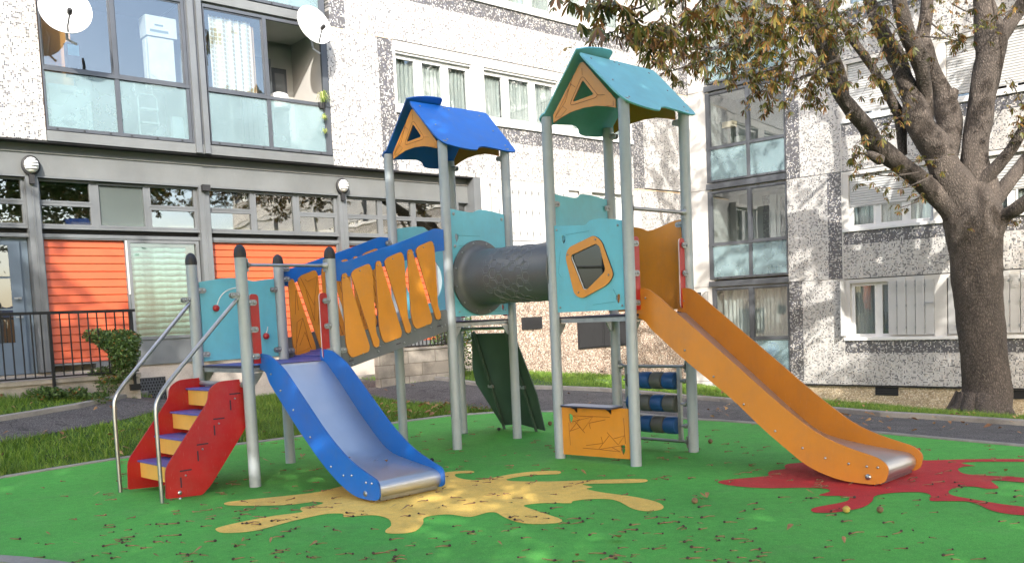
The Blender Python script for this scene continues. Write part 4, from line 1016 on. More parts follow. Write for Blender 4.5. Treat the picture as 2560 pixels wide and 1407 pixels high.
# decks -------------------------------------------------------------
def deck(o, z, name='deck'):
    mb = MB(); q = .0
    out = rnd([(o[0]+.02, o[1]+.02), (o[0]+S-.02, o[1]+.02), (o[0]+S-.02, o[1]+S-.02), (o[0]+.02, o[1]+S-.02)], .04)
    mb.panel(out, lambda a, b, n: (a, b, z-.022+n), .022, mi=0, me=1)
    d = mb.build(name, [M_DECK, M_DECKE], PS)
    f = MB()
    for y in (.045, S-.045): f.box(o[0]+.05, o[0]+S-.05, o[1]+y-.02, o[1]+y+.02, z-.065, z-.025)
    for x in (.045, S-.045): f.box(o[0]+x-.02, o[0]+x+.02, o[1]+.066, o[1]+S-.066, z-.065, z-.025)
    f.build('deck_beam', M_CAST, d)
    for (x, y, sx, sy) in ((0, 0, 1, 1), (S, 0, -1, 1), (0, S, 1, -1), (S, S, -1, -1)):
        br = MB()
        br.panel([(0, 0), (.12, 0), (.1, -.03), (.04, -.11), (0, -.12)], lambda a, b, n: (o[0]+x+sx*(.045+a), o[1]+y+sy*.01+n, z-.07+b), .012)
        br.build('deck_bracket', M_CAST, d)
    return d
deck(A0, 1.133); deck(B0, 1.455); deck(C0, 1.455)
def wave(u0, u1, z0, zt, prof, r=.02):
    # panel outline with wavy top; prof = list of (t, dz)
    top = smooth_curve([(u0+(u1-u0)*t, zt+dz) for t, dz in prof], 5, False)
    return [(u0, z0), (u1, z0)]+[(x, z) for x, z in top[::-1]]
WV = [(0, 0), (.12, -.012), (.34, -.022), (.44, -.012), (.50, .018), (.60, .022), (.75, .016), (1, -.012)]
WVm = [(1-t, d) for t, d in WV[::-1]]
# --- platform A ----------------------------------------------------
xa, ya = A0
# smiling panel at the back (plane v = S)
sp = MB().panel(wave(xa+.065, xa+S-.065, 1.17, 1.985, [(0, -.02), (.15, 0), (.3, .018), (.45, .02), (.6, .005), (.72, -.012), (.85, .0), (1, .012)]), PV(ya+S-.007), .014, me=1).build('face_panel', [M_TUR, M_TURE], PS)
pv = lambda zx, zy: None
def arc(p0, p1, p2, n=14):
    return [tuple((Vector(p0)*(1-t)**2+Vector(p1)*2*t*(1-t)+Vector(p2)*t*t)) for t in [i/n for i in range(n+1)]]
y_ = ya+S-.0075
for a_ in (arc((-2.325, y_, 1.73), (-2.27, y_, 1.90), (-2.08, y_, 1.905)), arc((-2.10, y_, 1.55), (-2.06, y_, 1.43), (-1.93, y_, 1.42)), arc((-1.80, y_, 1.41), (-1.77, y_, 1.44), (-1.765, y_, 1.49))):
    MB().tube(a_, .006, 6).build('drawn_line', M_WHT, sp)
for p in ((-2.346, y_, 1.70), (-1.80, y_, 1.39)):
    MB().lathe(p, [(.001, -.045), (.02, -.042), (.033, -.028), (.036, -.012), (.03, 0)], 16, axis='y').build('knob', M_RED, sp, True)
for z in (1.24, 1.88):
    clamp(xa, ya+S, z, 0); clamp(xa+S, ya+S, z, 180)
# crossbars
def bar(p, q, r=.016, zc=0):
    mb = MB().tube([p, q], r, 12); d = (Vector(q)-Vector(p)).normalized()
    for e, s_ in ((Vector(p), 1), (Vector(q), -1)):
        mb.tube([e-d*s_*.0, e+d*s_*.02, e+d*s_*.045], [.042, .032, r*1.1], 12, 1)
        for dz in (-.045, .045):
            c = e+Vector((0, 0, dz)); mb.tube([c-d*s_*.004, c+d*s_*.02], .016, 8, 1)
        mb.box(min(e.x, (e+d*s_*.016).x)-.0, max(e.x, (e+d*s_*.016).x), e.y-.022, e.y+.022, e.z-.06, e.z+.06, 1) if abs(d.x) > .5 else mb.box(e.x-.022, e.x+.022, min(e.y, (e+d*s_*.016).y), max(e.y, (e+d*s_*.016).y), e.z-.06, e.z+.06, 1)
    return mb.build('crossbar', [M_STEEL, M_CAST], PS, True)
bar((xa+PR, ya, 2.068), (xa+S-PR, ya, 2.068))
bar((C0[0]+PR, C0[1], 2.45), (C0[0]+S-PR, C0[1], 2.45), .018)
# red grab panels
def grab(o, x0, x1, z0, z1, side):
    r = .07
    if side > 0: out = rnd([(x0, z0, 0), (x1, z0, .03), (x1, z1, r*1.5), (x0, z1, .03)], r)
    else: out = rnd([(x0, z0, .03), (x1, z0, 0), (x1, z1, .03), (x0, z1, r*1.5)], r)
    return MB().panel(out, PV(o[1]-.007), .014, me=1).build('grab_panel', [M_RED, M_WHITEE], PS)
grab(A0, xa+.065, xa+.155, 1.15, 1.80, 1); grab(A0, xa+S-.155, xa+S-.065, 1.15, 1.80, -1)
for z in (1.22, 1.47, 1.72): clamp(xa, ya, z, 0); clamp(xa+S, ya, z, 180)
grab(C0, C0[0]+.065, C0[0]+.155, 1.49, 2.19, 1); grab(C0, C0[0]+S-.155, C0[0]+S-.065, 1.49, 2.19, -1)
for z in (1.56, 1.84, 2.12): clamp(C0[0], C0[1], z, 0); clamp(C0[0]+S, C0[1], z, 180)
# --- stairs (leave platform A towards -u) --------------------------
st = MB()
side = rnd([(-2.62, .985, .0), (-2.62, 1.015, 0), (-2.83, 1.01, .05), (-2.93, .95, .06), (-2.945, .84, .05), (-3.385, .29, .06), (-3.40, .02, .02), (-3.06, .0, .02), (-2.975, .07, .1), (-2.585, .56, .05), (-2.56, .98, .0)], .04)
lo_v, hi_v = ya+.075, ya+S-.105
p1 = MB().panel(side, PV(lo_v-.008), .016, me=1).build('stair_side', [M_RED, M_REDE], PS)
p2 = MB().panel(side, PV(hi_v), .016, me=1).build('stair_side', [M_RED, M_REDE], PS)
sl_ = MB(); bl_ = MB()
for i in range(4):
    ux, z = -2.70-.175*i, .885-.213*i
    sl_.box(ux-.02, ux+.035+.06-.01, lo_v-.0105, lo_v-.008, z-.006, z+.006) if False else sl_.box(ux-.032, ux+.078, lo_v-.0105, lo_v-.0078, z-.006, z+.006)
    sl_.box(ux-.034, ux-.022, lo_v-.0105, lo_v-.0078, z-.148, z-.055)
    bolt(bl_, (ux+.02, lo_v-.008, z-.045), 'v-', .010)
bolt(bl_, (-3.27, lo_v-.008, .055), 'v-', .02); bolt(bl_, (-3.27, lo_v-.008, .0), 'v-', .016)
sl_.build('slot', M_SLOT, p1); bl_.build('bolt', M_STEEL, p1)
for i in range(4):
    ux, z = -2.66-.175*i-.05, .925-.213*i
    MB().box(ux-.06, ux+.20, lo_v+.009, hi_v-.001, z-.018, z, 0).build('stair_tread', [M_DECK], PS, bevel=.003)
    MB().box(ux-.036, ux-.020, lo_v+.009, hi_v-.001, z-.165, z-.0185).build('stair_riser', M_YEL, PS)
MB().tube([(-2.60, lo_v-.03, .96), (-2.60, hi_v+.05, .96)], .024, 12).build('stair_axle', M_CAST, PS, True)
for v_, vb in ((ya+.0, -.0), (ya+S, .0)):
    s_ = 1 if v_ < .5 else -1
    vr = lo_v-.045 if s_ > 0 else hi_v+.055
    vt = v_+s_*.0
    pts = smooth_curve([(-2.60, vt, 1.775), (-2.72, (vt+vr)/2, 1.655), (-3.20, vr, 1.165), (-3.36, vr, .995), (-3.425, vr, .90), (-3.448, vr, .80), (-3.452, vr, .5), (-3.452, vr, -.02)], 5, False)
    MB().tube(pts, .0185, 12).build('handrail', M_STEEL, PS, True)
    clamp(xa, v_, 1.79, 180)
# --- slides ---------------------------------------------------------
def slide(L, thick, u0, u1, bed, lab, mats, bolts, big, foot):
    s_ = empty('slide', (0, 0, 0)); s_.parent = PS; s_['label'] = lab
    for uu_, sg in ((u0, -1), (u1, 1)):
        q = MB().panel(L, PU(uu_ if sg > 0 else uu_-thick), thick, me=1).build('side_panel', [mats[0], mats[1]], s_)
        b = MB()
        for (v, z) in bolts: bolt(b, (uu_+sg*thick if sg < 0 else uu_+thick, v, z), 'u-' if sg < 0 else 'u+', .011)
        for (v, z) in big: bolt(b, (uu_+sg*thick if sg < 0 else uu_+thick, v, z), 'u-' if sg < 0 else 'u+', .026)
        b.build('bolt', M_STEEL, s_)
    mb = MB(); bb = smooth_curve(bed, 6, False); vs = []
    for v, z in bb:
        for u in (u0+.0005, u1-.0005): vs.append((u, v, z))
    n = len(bb)
    for v, z in bb:
        for u in (u0+.0005, u1-.0005): vs.append((u, v, z-.012))
    mb.add(vs, [(2*i, 2*i+1, 2*i+3, 2*i+2) for i in range(n-1)]+[(2*n+2*i, 2*n+2*i+2, 2*n+2*i+3, 2*n+2*i+1) for i in range(n-1)])
    mb.build('slide_bed', mats[2], s_, True)
    return s_
M_BED = pm('slide_steel', (.60, .595, .60, 1), .42, 1, var=.06, vs=2, rv=.03)
vA = ya
Lb = [(vA+.11-.06, 1.25, .05), (vA-.155, 1.225, .02), (vA-.38, 1.12, .2), (-1.07, .535, .35), (-1.375, .335, .2), (-1.65, .235, .08), (-1.775, .195, .08), (-1.775, .04, .07), (-1.66, .025, .03), (-1.43, .03, .25), (-1.22, .115, .3), (-.955, .275, .3), (-.55, .605, .2), (-.15, .975, .12), (-.10, 1.08, .05), (vA+.05, 1.09, .02)]
Lb = rnd(Lb, .05, 7)
bedB = [(vA+.05, 1.128), (-.05, 1.118), (-.13, 1.055), (-.30, .905), (-.60, .62), (-.88, .385), (-1.02, .30), (-1.15, .262), (-1.40, .222), (-1.62, .19), (-1.695, .17), (-1.73, .13), (-1.725, .075), (-1.69, .04), (-1.68, .02)]
slide(Lb, .016, xa+.155, xa+S-.145, bedB, 'short slide with blue sides and a bare steel bed', (M_BLUE, M_BLUED, M_BED), [(-.20, .95+.1), (-.35, .9), (-.55, .73), (-.8, .5), (-1.10, .26), (-1.28, .2), (-1.40, .21), (-1.60, .17), (-1.68, .17)], [(-1.58, .075)], 0)
mb = MB().box(xa+.19, xa+S-.18, -1.715, -1.70, .02, .12); mb.build('slide_foot', M_STEEL, PS)
vC = C0[1]; uC = C0[0]
Lo = [(vC+.06, 1.69, .03), (-2.55, 1.69, .06), (-2.66, 1.615, .15), (-3.50, .95, .3), (-3.88, .645, .35), (-4.22, .405, .3), (-4.46, .31, .2), (-4.75, .235, .06), (-4.83, .17, .07), (-4.80, .04, .06), (-4.70, .018, .03), (-4.44, .02, .25), (-4.15, .105, .4), (-3.73, .41, .4), (-3.43, .67, .3), (-2.95, 1.0, .3), (-2.56, 1.315, .15), (-2.50, 1.39, .05), (vC+.06, 1.42, .02)]
Lo = rnd(Lo, .08, 7)
bedC = [(vC+.05, 1.445), (-2.49, 1.44), (-2.56, 1.39), (-2.70, 1.275), (-3.30, .785), (-3.75, .42), (-3.92, .315), (-4.08, .265), (-4.35, .222), (-4.62, .19), (-4.72, .172), (-4.765, .12), (-4.75, .06), (-4.71, .03), (-4.70, .015)]
slide(Lo, .016, uC+.165, uC+S-.125, bedC, 'long slide with tall ochre sides and a steel bed', (M_ORG2, M_ORGE, M_BED), [(-2.95, 1.10), (-3.25, .86), (-3.55, .62), (-3.85, .4), (-4.1, .27), (-4.3, .20), (-4.5, .17), (-4.65, .16), (-4.74, .16), (-2.52, 1.60)], [(-4.66, .075)], 0)
MB().box(uC+.2, uC+S-.16, -4.745, -4.735, .015, .12).build('slide_foot', M_STEEL, PS)
# --- bridge between A and B ------------------------------------------
def line(u, p, q): return p[1]+(q[1]-p[1])*(u-p[0])/(q[0]-p[0])
topr = smooth_curve([(-1.53, 2.145), (-1.46, 2.12), (-1.39, 2.115), (-1.1, 2.20), (-.62, 2.345), (-.235, 2.47), (-.16, 2.483), (-.065, 2.478)], 4, False)
railo = [(-.065, 2.245), (-.16, 2.235), (-1.35, 1.965), (-1.46, 1.915), (-1.53, 1.92)]
for vv, back in ((-.020, 0), (S+.004, 1)):
    MB().panel(topr+railo, PV(vv), .016, me=1).build('bridge_rail', [M_BLUE, M_BLUED], PS)
    z0a, z0b = 1.37, 1.60
    MB().panel(rnd([(-1.53, 1.365), (-1.45, 1.366), (-.14, 1.585), (-.065, 1.59), (-.065, 1.345), (-.13, 1.338), (-1.43, 1.035), (-1.53, 1.012)], .03), PV(vv), .016).build('bridge_stringer', M_GREYP, PS)
bs = MB()
for u_, z_ in ((-1.45, 1.06), (-1.38, 1.07), (-1.5, 1.2), (-1.05, 1.18), (-.70, 1.25), (-.32, 1.40), (-.16, 1.40), (-.11, 1.42)): bolt(bs, (u_, -.020, z_), 'v-', .012)
bs.build('bolt', M_STEEL, PS)
bs = MB()
for u_, z_ in ((-1.40, 1.105), (-.78, 1.245), (-.20, 1.41)): bs.panel([(-.03, -.01), (.03, .001), (.03, .011), (-.03, 0)], lambda a, b, n, u_=u_, z_=z_: (u_+a, -.0215+n, z_+b), .002)
bs.build('slot', M_SLOT, PS)
BW = [[(-.115, .74), (.03, .80), (.095, .74), (.12, .06), (.16, .02), (.115, -.02), (.06, .03), (-.11, .68)]]
# near slats: alternate wide-bottom and wide-top
S1 = [(-1.467, 1.925, .03), (-1.455, 1.985, .03), (-1.405, 2.0, .03), (-1.38, 1.93, .1), (-1.165, 1.235, .04), (-1.185, 1.185, .02), (-1.395, 1.135, .03), (-1.435, 1.18, .02), (-1.46, 1.28, .1)]
S2 = [(-1.352, 1.985, .03), (-1.30, 2.032, .02), (-1.115, 2.095, .03), (-1.083, 2.035, .05), (-1.075, 1.37, .1), (-1.035, 1.29, .03), (-1.05, 1.225, .03), (-1.11, 1.225, .03), (-1.135, 1.31, .05)]
def rep(pts, du, dz): return [(a+du, b+dz, c) for a, b, c in pts]
du, dz = .4315, .128
slats = []
for k in range(3):
    slats += [rep(S1, du*k, dz*k), rep(S2, du*k, dz*k)]
for sl2 in slats:
    q = MB().panel(rnd(sl2, .03), PV(-.036), .014, me=1).build('bridge_slat', [M_ORG, M_ORGE], PS)
    b = MB(); us = [p[0] for p in sl2]
    cx_ = sum(us)/len(us)
    pts_ = sorted([(p[0], p[1]) for p in sl2], key=lambda p: p[1])
    for grp in (pts_[:3], pts_[-3:]):
        mx_, mz_ = sum(p[0] for p in grp)/3, sum(p[1] for p in grp)/3
        w2 = max(p[0] for p in grp)-min(p[0] for p in grp)
        for s_ in (-.33, .33): bolt(b, (mx_+w2*s_, -.036, mz_+(0.018 if grp is pts_[:3] else -.018)+w2*s_*.25), 'v-', .008)
    b.build('bolt', M_STEEL, q)
for sl2 in slats:
    q = MB().panel(rnd(sl2, .03), PV(S-.013), .014, me=1).build('bridge_slat', [M_ORG, M_ORGE], PS)
    us = [p[0] for p in sl2]; x0, x1 = min(us), max(us); zz = [p[1] for p in sl2]; z0, z1 = min(zz), max(zz)
    e = MB(); yv = S-.0145
    def ln(*pp): e.tube([(x0+(x1-x0)*a, yv, z0+(z1-z0)*b) for a, b in pp], .0028, 4)
    wide_low = sl2[0][1] > 1.8 and (sl2[-2][0]-sl2[0][0]) > -.2 and sl2 in slats[0::2]
    if wide_low:
        ln((.12, .12), (.5, .5), (.25, .45), (.14, .05), (.75, .12), (.5, .5)); ln((.3, .15), (.55, .32), (.8, .1)); ln((.2, .55), (.28, .85)); ln((.34, .6), (.3, .85))
    else:
        ln((.12, .9), (.6, .55), (.8, .92), (.4, .85), (.3, .88)); ln((.3, .75), (.58, .35), (.65, .6)); ln((.72, .3), (.8, .5))
    e.build('engraving', M_ENGR, q)
# bridge floor
mb = MB(); mb.panel([(-1.56, 1.10), (-.03, 1.42), (-.03, 1.445), (-1.56, 1.13)], PV(.0), S, mi=0); mb.build('bridge_deck', M_DECK, PS)
bt = MB()
for i in range(7):
    u_ = -1.45+i*.21; z_ = 1.130+(u_+1.56)*.2065
    bt.box(u_-.015, u_+.015, .02, S-.02, z_+.0, z_+.016)
bt.build('bridge_batten', M_DECK, PS)
for (x, y, z, a_) in ((xa+S, ya+.0, 1.22, 0), (xa+S, ya+S, 1.22, 0), (xa+S, ya+S, 1.99, 0), (xa+S, ya+S, 2.10, 0), (0, S, 2.41, 180), (0, S, 1.5, 180)): clamp(x, y, z, a_)
# --- tower panels ----------------------------------------------------
def circ(cx_, cz, r, n=40): return [(cx_+r*math.cos(6.28318*k/n), cz+r*math.sin(6.28318*k/n)) for k in range(n)]
def drop(cx_, cz, s_=1, flip=1): return [(cx_+s_*x*flip, cz+s_*z) for x, z in ((-.028, .045), (.0, .052), (.026, .035), (.030, 0), (.012, -.035), (-.004, -.05), (-.016, -.035), (-.028, .0))]
TC = (.468, 1.943)
# tunnel panels on both towers
q = MB().panel([(p[0], p[1]) for p in wave(.065, S-.065, 1.505, 2.705, [(0, .012), (.15, -.004), (.34, -.017), (.42, -.012), (.50, .014), (.6, .022), (.75, .012), (1, -.018)])], PV(-.007), .014, [circ(*TC, .34), drop(.145, 2.39), drop(.83, 1.585, .8)], me=1).build('tunnel_panel', [M_TUR, M_TURE], PS)
b = MB()
for u_, z_ in ((.11, 2.66), (.87, 2.63), (.11, 2.30), (.13, 1.56), (.87, 1.56)): bolt(b, (u_, -.007, z_), 'v-', .02 if z_ > 2.2 else .01)
b.build('bolt', M_CAST, q)
e = MB()
for pp in (((.17, 2.42), (.50, 2.42)), ((.16, 2.30), (.45, 2.33)), ((.5, 1.56), (.82, 1.55))): e.tube([(a, -.008, z) for a, z in pp], .002, 4)
e.build('engraving', M_ENGT, q)
q = MB().panel(wave(uC+.065, uC+S-.065, 1.50, 2.705, WV), PV(vC+S-.007), .014, [circ(TC[0], TC[1], .34)], me=1).build('tunnel_panel', [M_TUR, M_TURE], PS)
for z in (1.6, 2.60): clamp(uC, vC+S, z, 0); clamp(uC+S, vC+S, z, 180)
# tunnel: flared flanges, ribbed hexagon relief
prof = [(.43, -.012), (.43, -.03), (.425, -.036), (.385, -.04), (.345, -.055), (.325, -.09), (.318, -.14), (.322, -.22)]
vs_end = -1.474
mb = MB(); mid = [(.318, -.6), (.322, -.9)]
back = [(r_, vs_end-h) for r_, h in prof[::-1]]
mb.lathe((TC[0], 0, TC[1]), prof+[(.31, -.5), (.31, -.75), (.31, -1.0)]+back, 56, axis='y')
mb.f = [f for f in mb.f if len(f) == 4]; mb.mi = [0]*len(mb.f)
tun = mb.build('tunnel', M_TUNNEL, PS, True)
s2 = tun.modifiers.new('shell', 'SOLIDIFY'); s2.thickness = .008; s2.offset = -1
hx = MB()
hr = .062
for i in range(9):
    for j in range(12):
        vpos = -.24-i*hr*1.62; ang = 60+j*(hr*1.87/.31*57.3)+(hr*.935/.31*57.3 if i % 2 else 0)
        if ang > 268 or (i*7+j*5) % 6 == 0: continue
        pts = []
        for k in range(7):
            a = R(60*k); pts.append((vpos+hr*.86*math.cos(a), ang+hr*.86*math.sin(a)/.31*57.3))
        k0, k1_ = (0, 7) if (i+j) % 3 else (rd.choice((0, 1, 2)), 6)
        seg = [(TC[0]+.3105*math.cos(R(a2)), v, TC[1]+.3105*math.sin(R(a2))) for v, a2 in pts[k0:k1_]]
        hx.tube(seg, .0065, 5)
hx.build('hexagon_relief', pm('relief_lightened', (.135, .145, .155, 1), .4), tun, True)  # tunnel plastic lightened so the relief shows in shade
b = MB()
for k in range(12):
    a = R(30*k+15); bolt(b, (TC[0]+.40*math.cos(a), -.038, TC[1]+.40*math.sin(a)), 'v-', .013)
b.build('bolt', M_STEEL, tun)
# window panel of tower C (plane u = uC) --------------------------------
mirr = lambda pts: pts
outw = [(-1.52, 1.50), (-1.52, 2.375)]+smooth_curve([(-1.52, 2.378), (-1.65, 2.362), (-1.80, 2.352), (-1.91, 2.342), (-1.955, 2.352), (-1.99, 2.376), (-2.05, 2.386), (-2.15, 2.383), (-2.27, 2.366), (-2.39, 2.345)], 4, False)+[(-2.39, 1.50)]
inner = [(-2.077, 2.150), (-2.122, 2.115), (-2.180, 1.90), (-2.165, 1.865), (-1.945, 1.715), (-1.895, 1.715), (-1.75, 2.03), (-1.76, 2.065)]
q = MB().panel(outw, PU(uC-.007), .014, [inner, drop(-1.648, 2.226, .85, -1), drop(-2.312, 1.605, .9, 1)], me=1).build('window_panel', [M_TUR, M_TURE], PS)
b = MB()
for v, z in ((-1.56, 2.33), (-2.34, 2.30), (-1.57, 1.55), (-2.36, 1.54)): bolt(b, (uC-.007, v, z), 'u-', .012)
b.build('bolt', M_CAST, q)
e = MB()
for pp in (((-1.68, 2.27), (-1.98, 2.28)), ((-2.0, 1.56), (-2.28, 1.58)), ((-1.60, 2.12), (-1.56, 1.9), (-1.60, 1.85)), ((-2.30, 1.62), (-2.26, 1.70))): e.tube([(uC-.008, v, z) for v, z in pp], .0018, 4)
e.build('engraving', M_ENGT, q)
outer = rnd([(-2.052, 2.232, .03), (-2.145, 2.175, .05), (-2.285, 1.83, .09), (-2.20, 1.745, .09), (-1.87, 1.625, .08), (-1.775, 1.67, .06), (-1.675, 2.05, .08), (-1.72, 2.14, .07)], .06, 6)
fr_ = MB().panel(outer, PU(uC-.022), .014, [rnd(inner, .02, 4)], me=1).build('window_frame', [M_ORG, M_SLOT], q)
b = MB()
for v, z in ((-2.07, 2.19), (-2.22, 1.84), (-1.83, 1.69), (-1.71, 2.07)): bolt(b, (uC-.022, v, z), 'u-', .009)
b.build('bolt', M_STEEL, q)
M_POLY = mk_glass('smoked_pane', .03, (.04, .045, .05), .03)
MB().panel(rnd(inner, .02, 4), PU(uC-.004), .006).build('pane', M_POLY, q)
MB().tube([(uC-.012, v, z) for v, z in ((-1.757, 2.05), (-1.758, 2.03), (-1.895, 1.722), (-1.93, 1.712))], .005, 6).build('pane_seal', M_WHT, q)
# back panel of C (u = uC+S) and of B
def backp(uo, v0, z0, zt, mats, wv=WV):
    return MB().panel(wave(v0+.065, v0+S-.065, z0, zt, wv), PU(uo-.007), .014, me=1).build('back_panel', mats, PS)
bp = backp(uC+S, vC, 1.48, 2.36, [M_ORG, M_ORGE], [(0, .03), (.12, .02), (.3, -.02), (.45, -.045), (.52, -.04), (.6, -.01), (.75, .012), (1, .0)])
for z in (1.58, 2.34): clamp(uC+S, vC, z, 90)
clamp(uC+S, vC+S, 2.3, -90)
MB().panel(wave(.065, S-.065, 1.50, 2.60, WVm), PV(S-.007), .014, [circ(.45, 1.98, .30)], me=1).build('porthole_panel', [M_TUR, M_TURE], PS)
# red and steel bits seen through B: open climbing face on the far side has two grab panels
for x0, x1, s_ in ((.065, .155, 1), (S-.155, S-.065, -1)): MB().panel(rnd([(x0, 1.49), (x1, 1.49), (x1, 2.19), (x0, 2.19)], .03), PU(S-.007), .014, me=1).build('grab_panel', [M_RED, M_WHITEE], PS)
# --- roofs -------------------------------------------------------------
TH = R(46)
def roof(o, mats, lab):
    r = empty('roof', (0, 0, 0)); r.parent = PS; r['label'] = lab
    vm, zr = o[1]+S/2, 3.985
    low = [(-.055, .03, .01), (-.085, .12, .05), (-.09, .70, .06), (-.04, .80, .05), (.12, .842, .1), (.34, .86, .08), (.44, .845, .03), (.485, .79, .035), (.60, .755, .04), (.80, .775, .1), (1.0, .80, .04), (1.115, .775, .03), (1.125, .70, .05)]
    near = low+[(1.165, .05, .02), (1.15, .0, .01), (.95, -.0, .02)]
    near = rnd([(a, b, c) for a, b, c in near], .03, 5)
    t = .016
    ct, s_t = math.cos(TH), math.sin(TH)
    fr1 = lambda a, b, n: (o[0]+a, vm-b*ct-n*s_t, zr-b*s_t+n*ct)
    MB().panel(near, fr1, t, me=1).build('roof_panel', mats, r)
    # far slope, notch mirrored, its upper edge rises as a fin past the ridge
    far = [(1.06-a, b, c) for a, b, c in low][::-1]
    fin = [(-.10, .05, .02), (-.10, -.012, .02), (.05, -.065, .15), (.25, -.095, .15), (.395, -.10, .03), (.42, -.085, .02), (.425, .0, .0)]
    far = [(p[0], p[1], p[2]) for p in far]
    far = rnd(far+[(1.15, .0, .0)][:0]+[(1.15, .01, .01)][:0], .03, 5)
    fx = [p for p in far]
    # order: start low at u=-.065 .. to u=1.145, then back along the ridge
    fx = sorted_far = fx if fx[0][0] < fx[-1][0] else fx[::-1]
    poly = fx+[(1.15, .0)]+rnd([(.425, .0, 0), (.42, -.085, .03), (.395, -.10, .03), (.25, -.098, .1), (.05, -.07, .1), (-.10, -.015, .02)], .03, 4)
    fr2 = lambda a, b, n: (o[0]+a, vm+b*ct+n*s_t, zr-b*s_t+n*ct)
    MB().panel(poly, fr2, t, me=1).build('roof_panel', mats, r)
    bb = MB()
    for a, b in ((.05, .1), (.06, .45), (.06, .72), (.5, .08), (.98, .1), (1.0, .4), (1.0, .68), (.45, .05)):
        c_ = Vector(fr1(a, b, t)); n3 = Vector((0, -s_t, ct)); e1 = Vector((1, 0, 0)); e2 = n3.cross(e1)
        ring = []
        for r_, h in ((.012, 0), (.010, .005), (.004, .008)):
            for k in range(8): q = 6.2832*k/8; ring.append(tuple(c_+e1*r_*math.cos(q)+e2*r_*math.sin(q)+n3*h))
        bb.add(ring, [(i*8+j, i*8+(j+1) % 8, (i+1)*8+(j+1) % 8, (i+1)*8+j) for i in range(2) for j in range(8)]+[tuple(range(16, 24))])
    bb.build('bolt', M_STEEL, r)
    for ug, front in ((o[0], 1), (o[0]+S-.014, 0)):
        v0 = o[1]
        apex = 3.915
        arcp = [(.095, 3.392), (.20, 3.425), (.33, 3.455), (.49, 3.465), (.65, 3.455), (.78, 3.425), (.883, 3.392)]
        out = [(v0+.093, 3.47), (v0+S/2-.02, apex-.02), (v0+S/2+.02, apex-.02), (v0+S-.093, 3.47)]+[(v0+a, b) for a, b in arcp[::-1]]
        hole = rnd([(v0+.487, 3.73, .03), (v0+.352, 3.565, .03), (v0+.625, 3.545, .03)][::1], .03, 5)
        g = MB().panel(out, PU(ug), .014, [hole] if front else [], me=1).build('gable', [M_ORG, M_ORGE], r)
        if front:
            e = MB(); x_ = ug-.001
            tri = rnd([(v0+.487, 3.775, .05), (v0+.305, 3.55, .05), (v0+.33, 3.53, .05), (v0+.67, 3.515, .06)], .05, 5)
            e.tube([(x_, a, b) for a, b in tri+tri[:1]], .0026, 4)
            for pp in (((.487, 3.775), (.487, 3.84)), ((.305, 3.55), (.22, 3.535)), ((.72, 3.56), (.60, 3.80)), ((.79, 3.43), (.86, 3.44), (.71, 3.57)), ((.79, 3.43), (.70, 3.49), (.755, 3.53)), ((.86, 3.44), (.63, 3.72)), ((.12, 3.41), (.12, 3.46)), ((.12, 3.41), (.2, 3.43)), ((.58, 3.68), (.65, 3.73))):
                e.tube([(x_, v0+a, b) for a, b in pp], .0022, 4)
            e.build('engraving', M_ENGR, r)
    for y in (.02, S-.02): pass
    return r
roof(B0, [M_BLUE, M_BLUED], 'blue pitched roof with ochre gables on the left tower')
roof(C0, [M_TURROOF, M_TURE], 'turquoise pitched roof with ochre gables on the right tower')
for o in (B0, C0):
    for (i, j) in ((1, 1), (1, 0)): clamp(o[0]+S*i, o[1]+S*j, 3.36, -90 if j else 90)
# --- play counter under C ------------------------------------------------
cnt = MB().panel(rnd([(-1.52, .545), (-2.39, .55), (-2.39, .06), (-1.52, .045)], .01), PU(uC-.007), .014, [drop(-1.648, .42, .95, -1), drop(-2.308, .145, .95, 1)], me=1).build('counter_panel', [M_ORG, M_ORGE], PS)
e = MB(); K = lambda x, y: (lambda h: (uC-.0078, h[0], h[1]))(( -1.537-(x-205)*.001171, .05+(1215-y)*.000935+(x-205)*.00007))
for pp in (((330, 795), (550, 808), (735, 818)), ((310, 862), (550, 810), (430, 960)), ((330, 800), (400, 835), (285, 965)), ((285, 965), (400, 925), (350, 860), (455, 985)), ((505, 878), (685, 845)), ((505, 880), (520, 940)), ((275, 870), (285, 1120)), ((425, 1148), (600, 1160), (840, 1183)), ((600, 1160), (720, 1015)), ((465, 1120), (650, 1095), (632, 1025)), ((700, 980), (815, 1110), (885, 1012), (770, 1045)), ((610, 1160), (860, 1115)), ((750, 1140), (830, 1180)), ((880, 830), (890, 1100))):
    e.tube([K(*p) for p in pp], .0026, 4)
e.build('engraving', M_ENGR, cnt)
MB().panel(rnd([(-1.61, uC-.13), (-2.27, uC-.13), (-2.27, uC+.08), (-1.61, uC+.08)], .03), lambda a, b, n: (b, a, .548+n), .018, me=1).build('counter_top', [pm('counter_blue', (.10, .16, .29, 1), .35), M_DECKE], PS)
for v in (-1.74, -2.18): MB().panel([(0, 0), (-.09, 0), (-.03, -.03), (0, -.06)], lambda a, b, n, v=v: (uC-.008+a, v+n, .547+b), .014).build('counter_bracket', M_RAIL, PS)
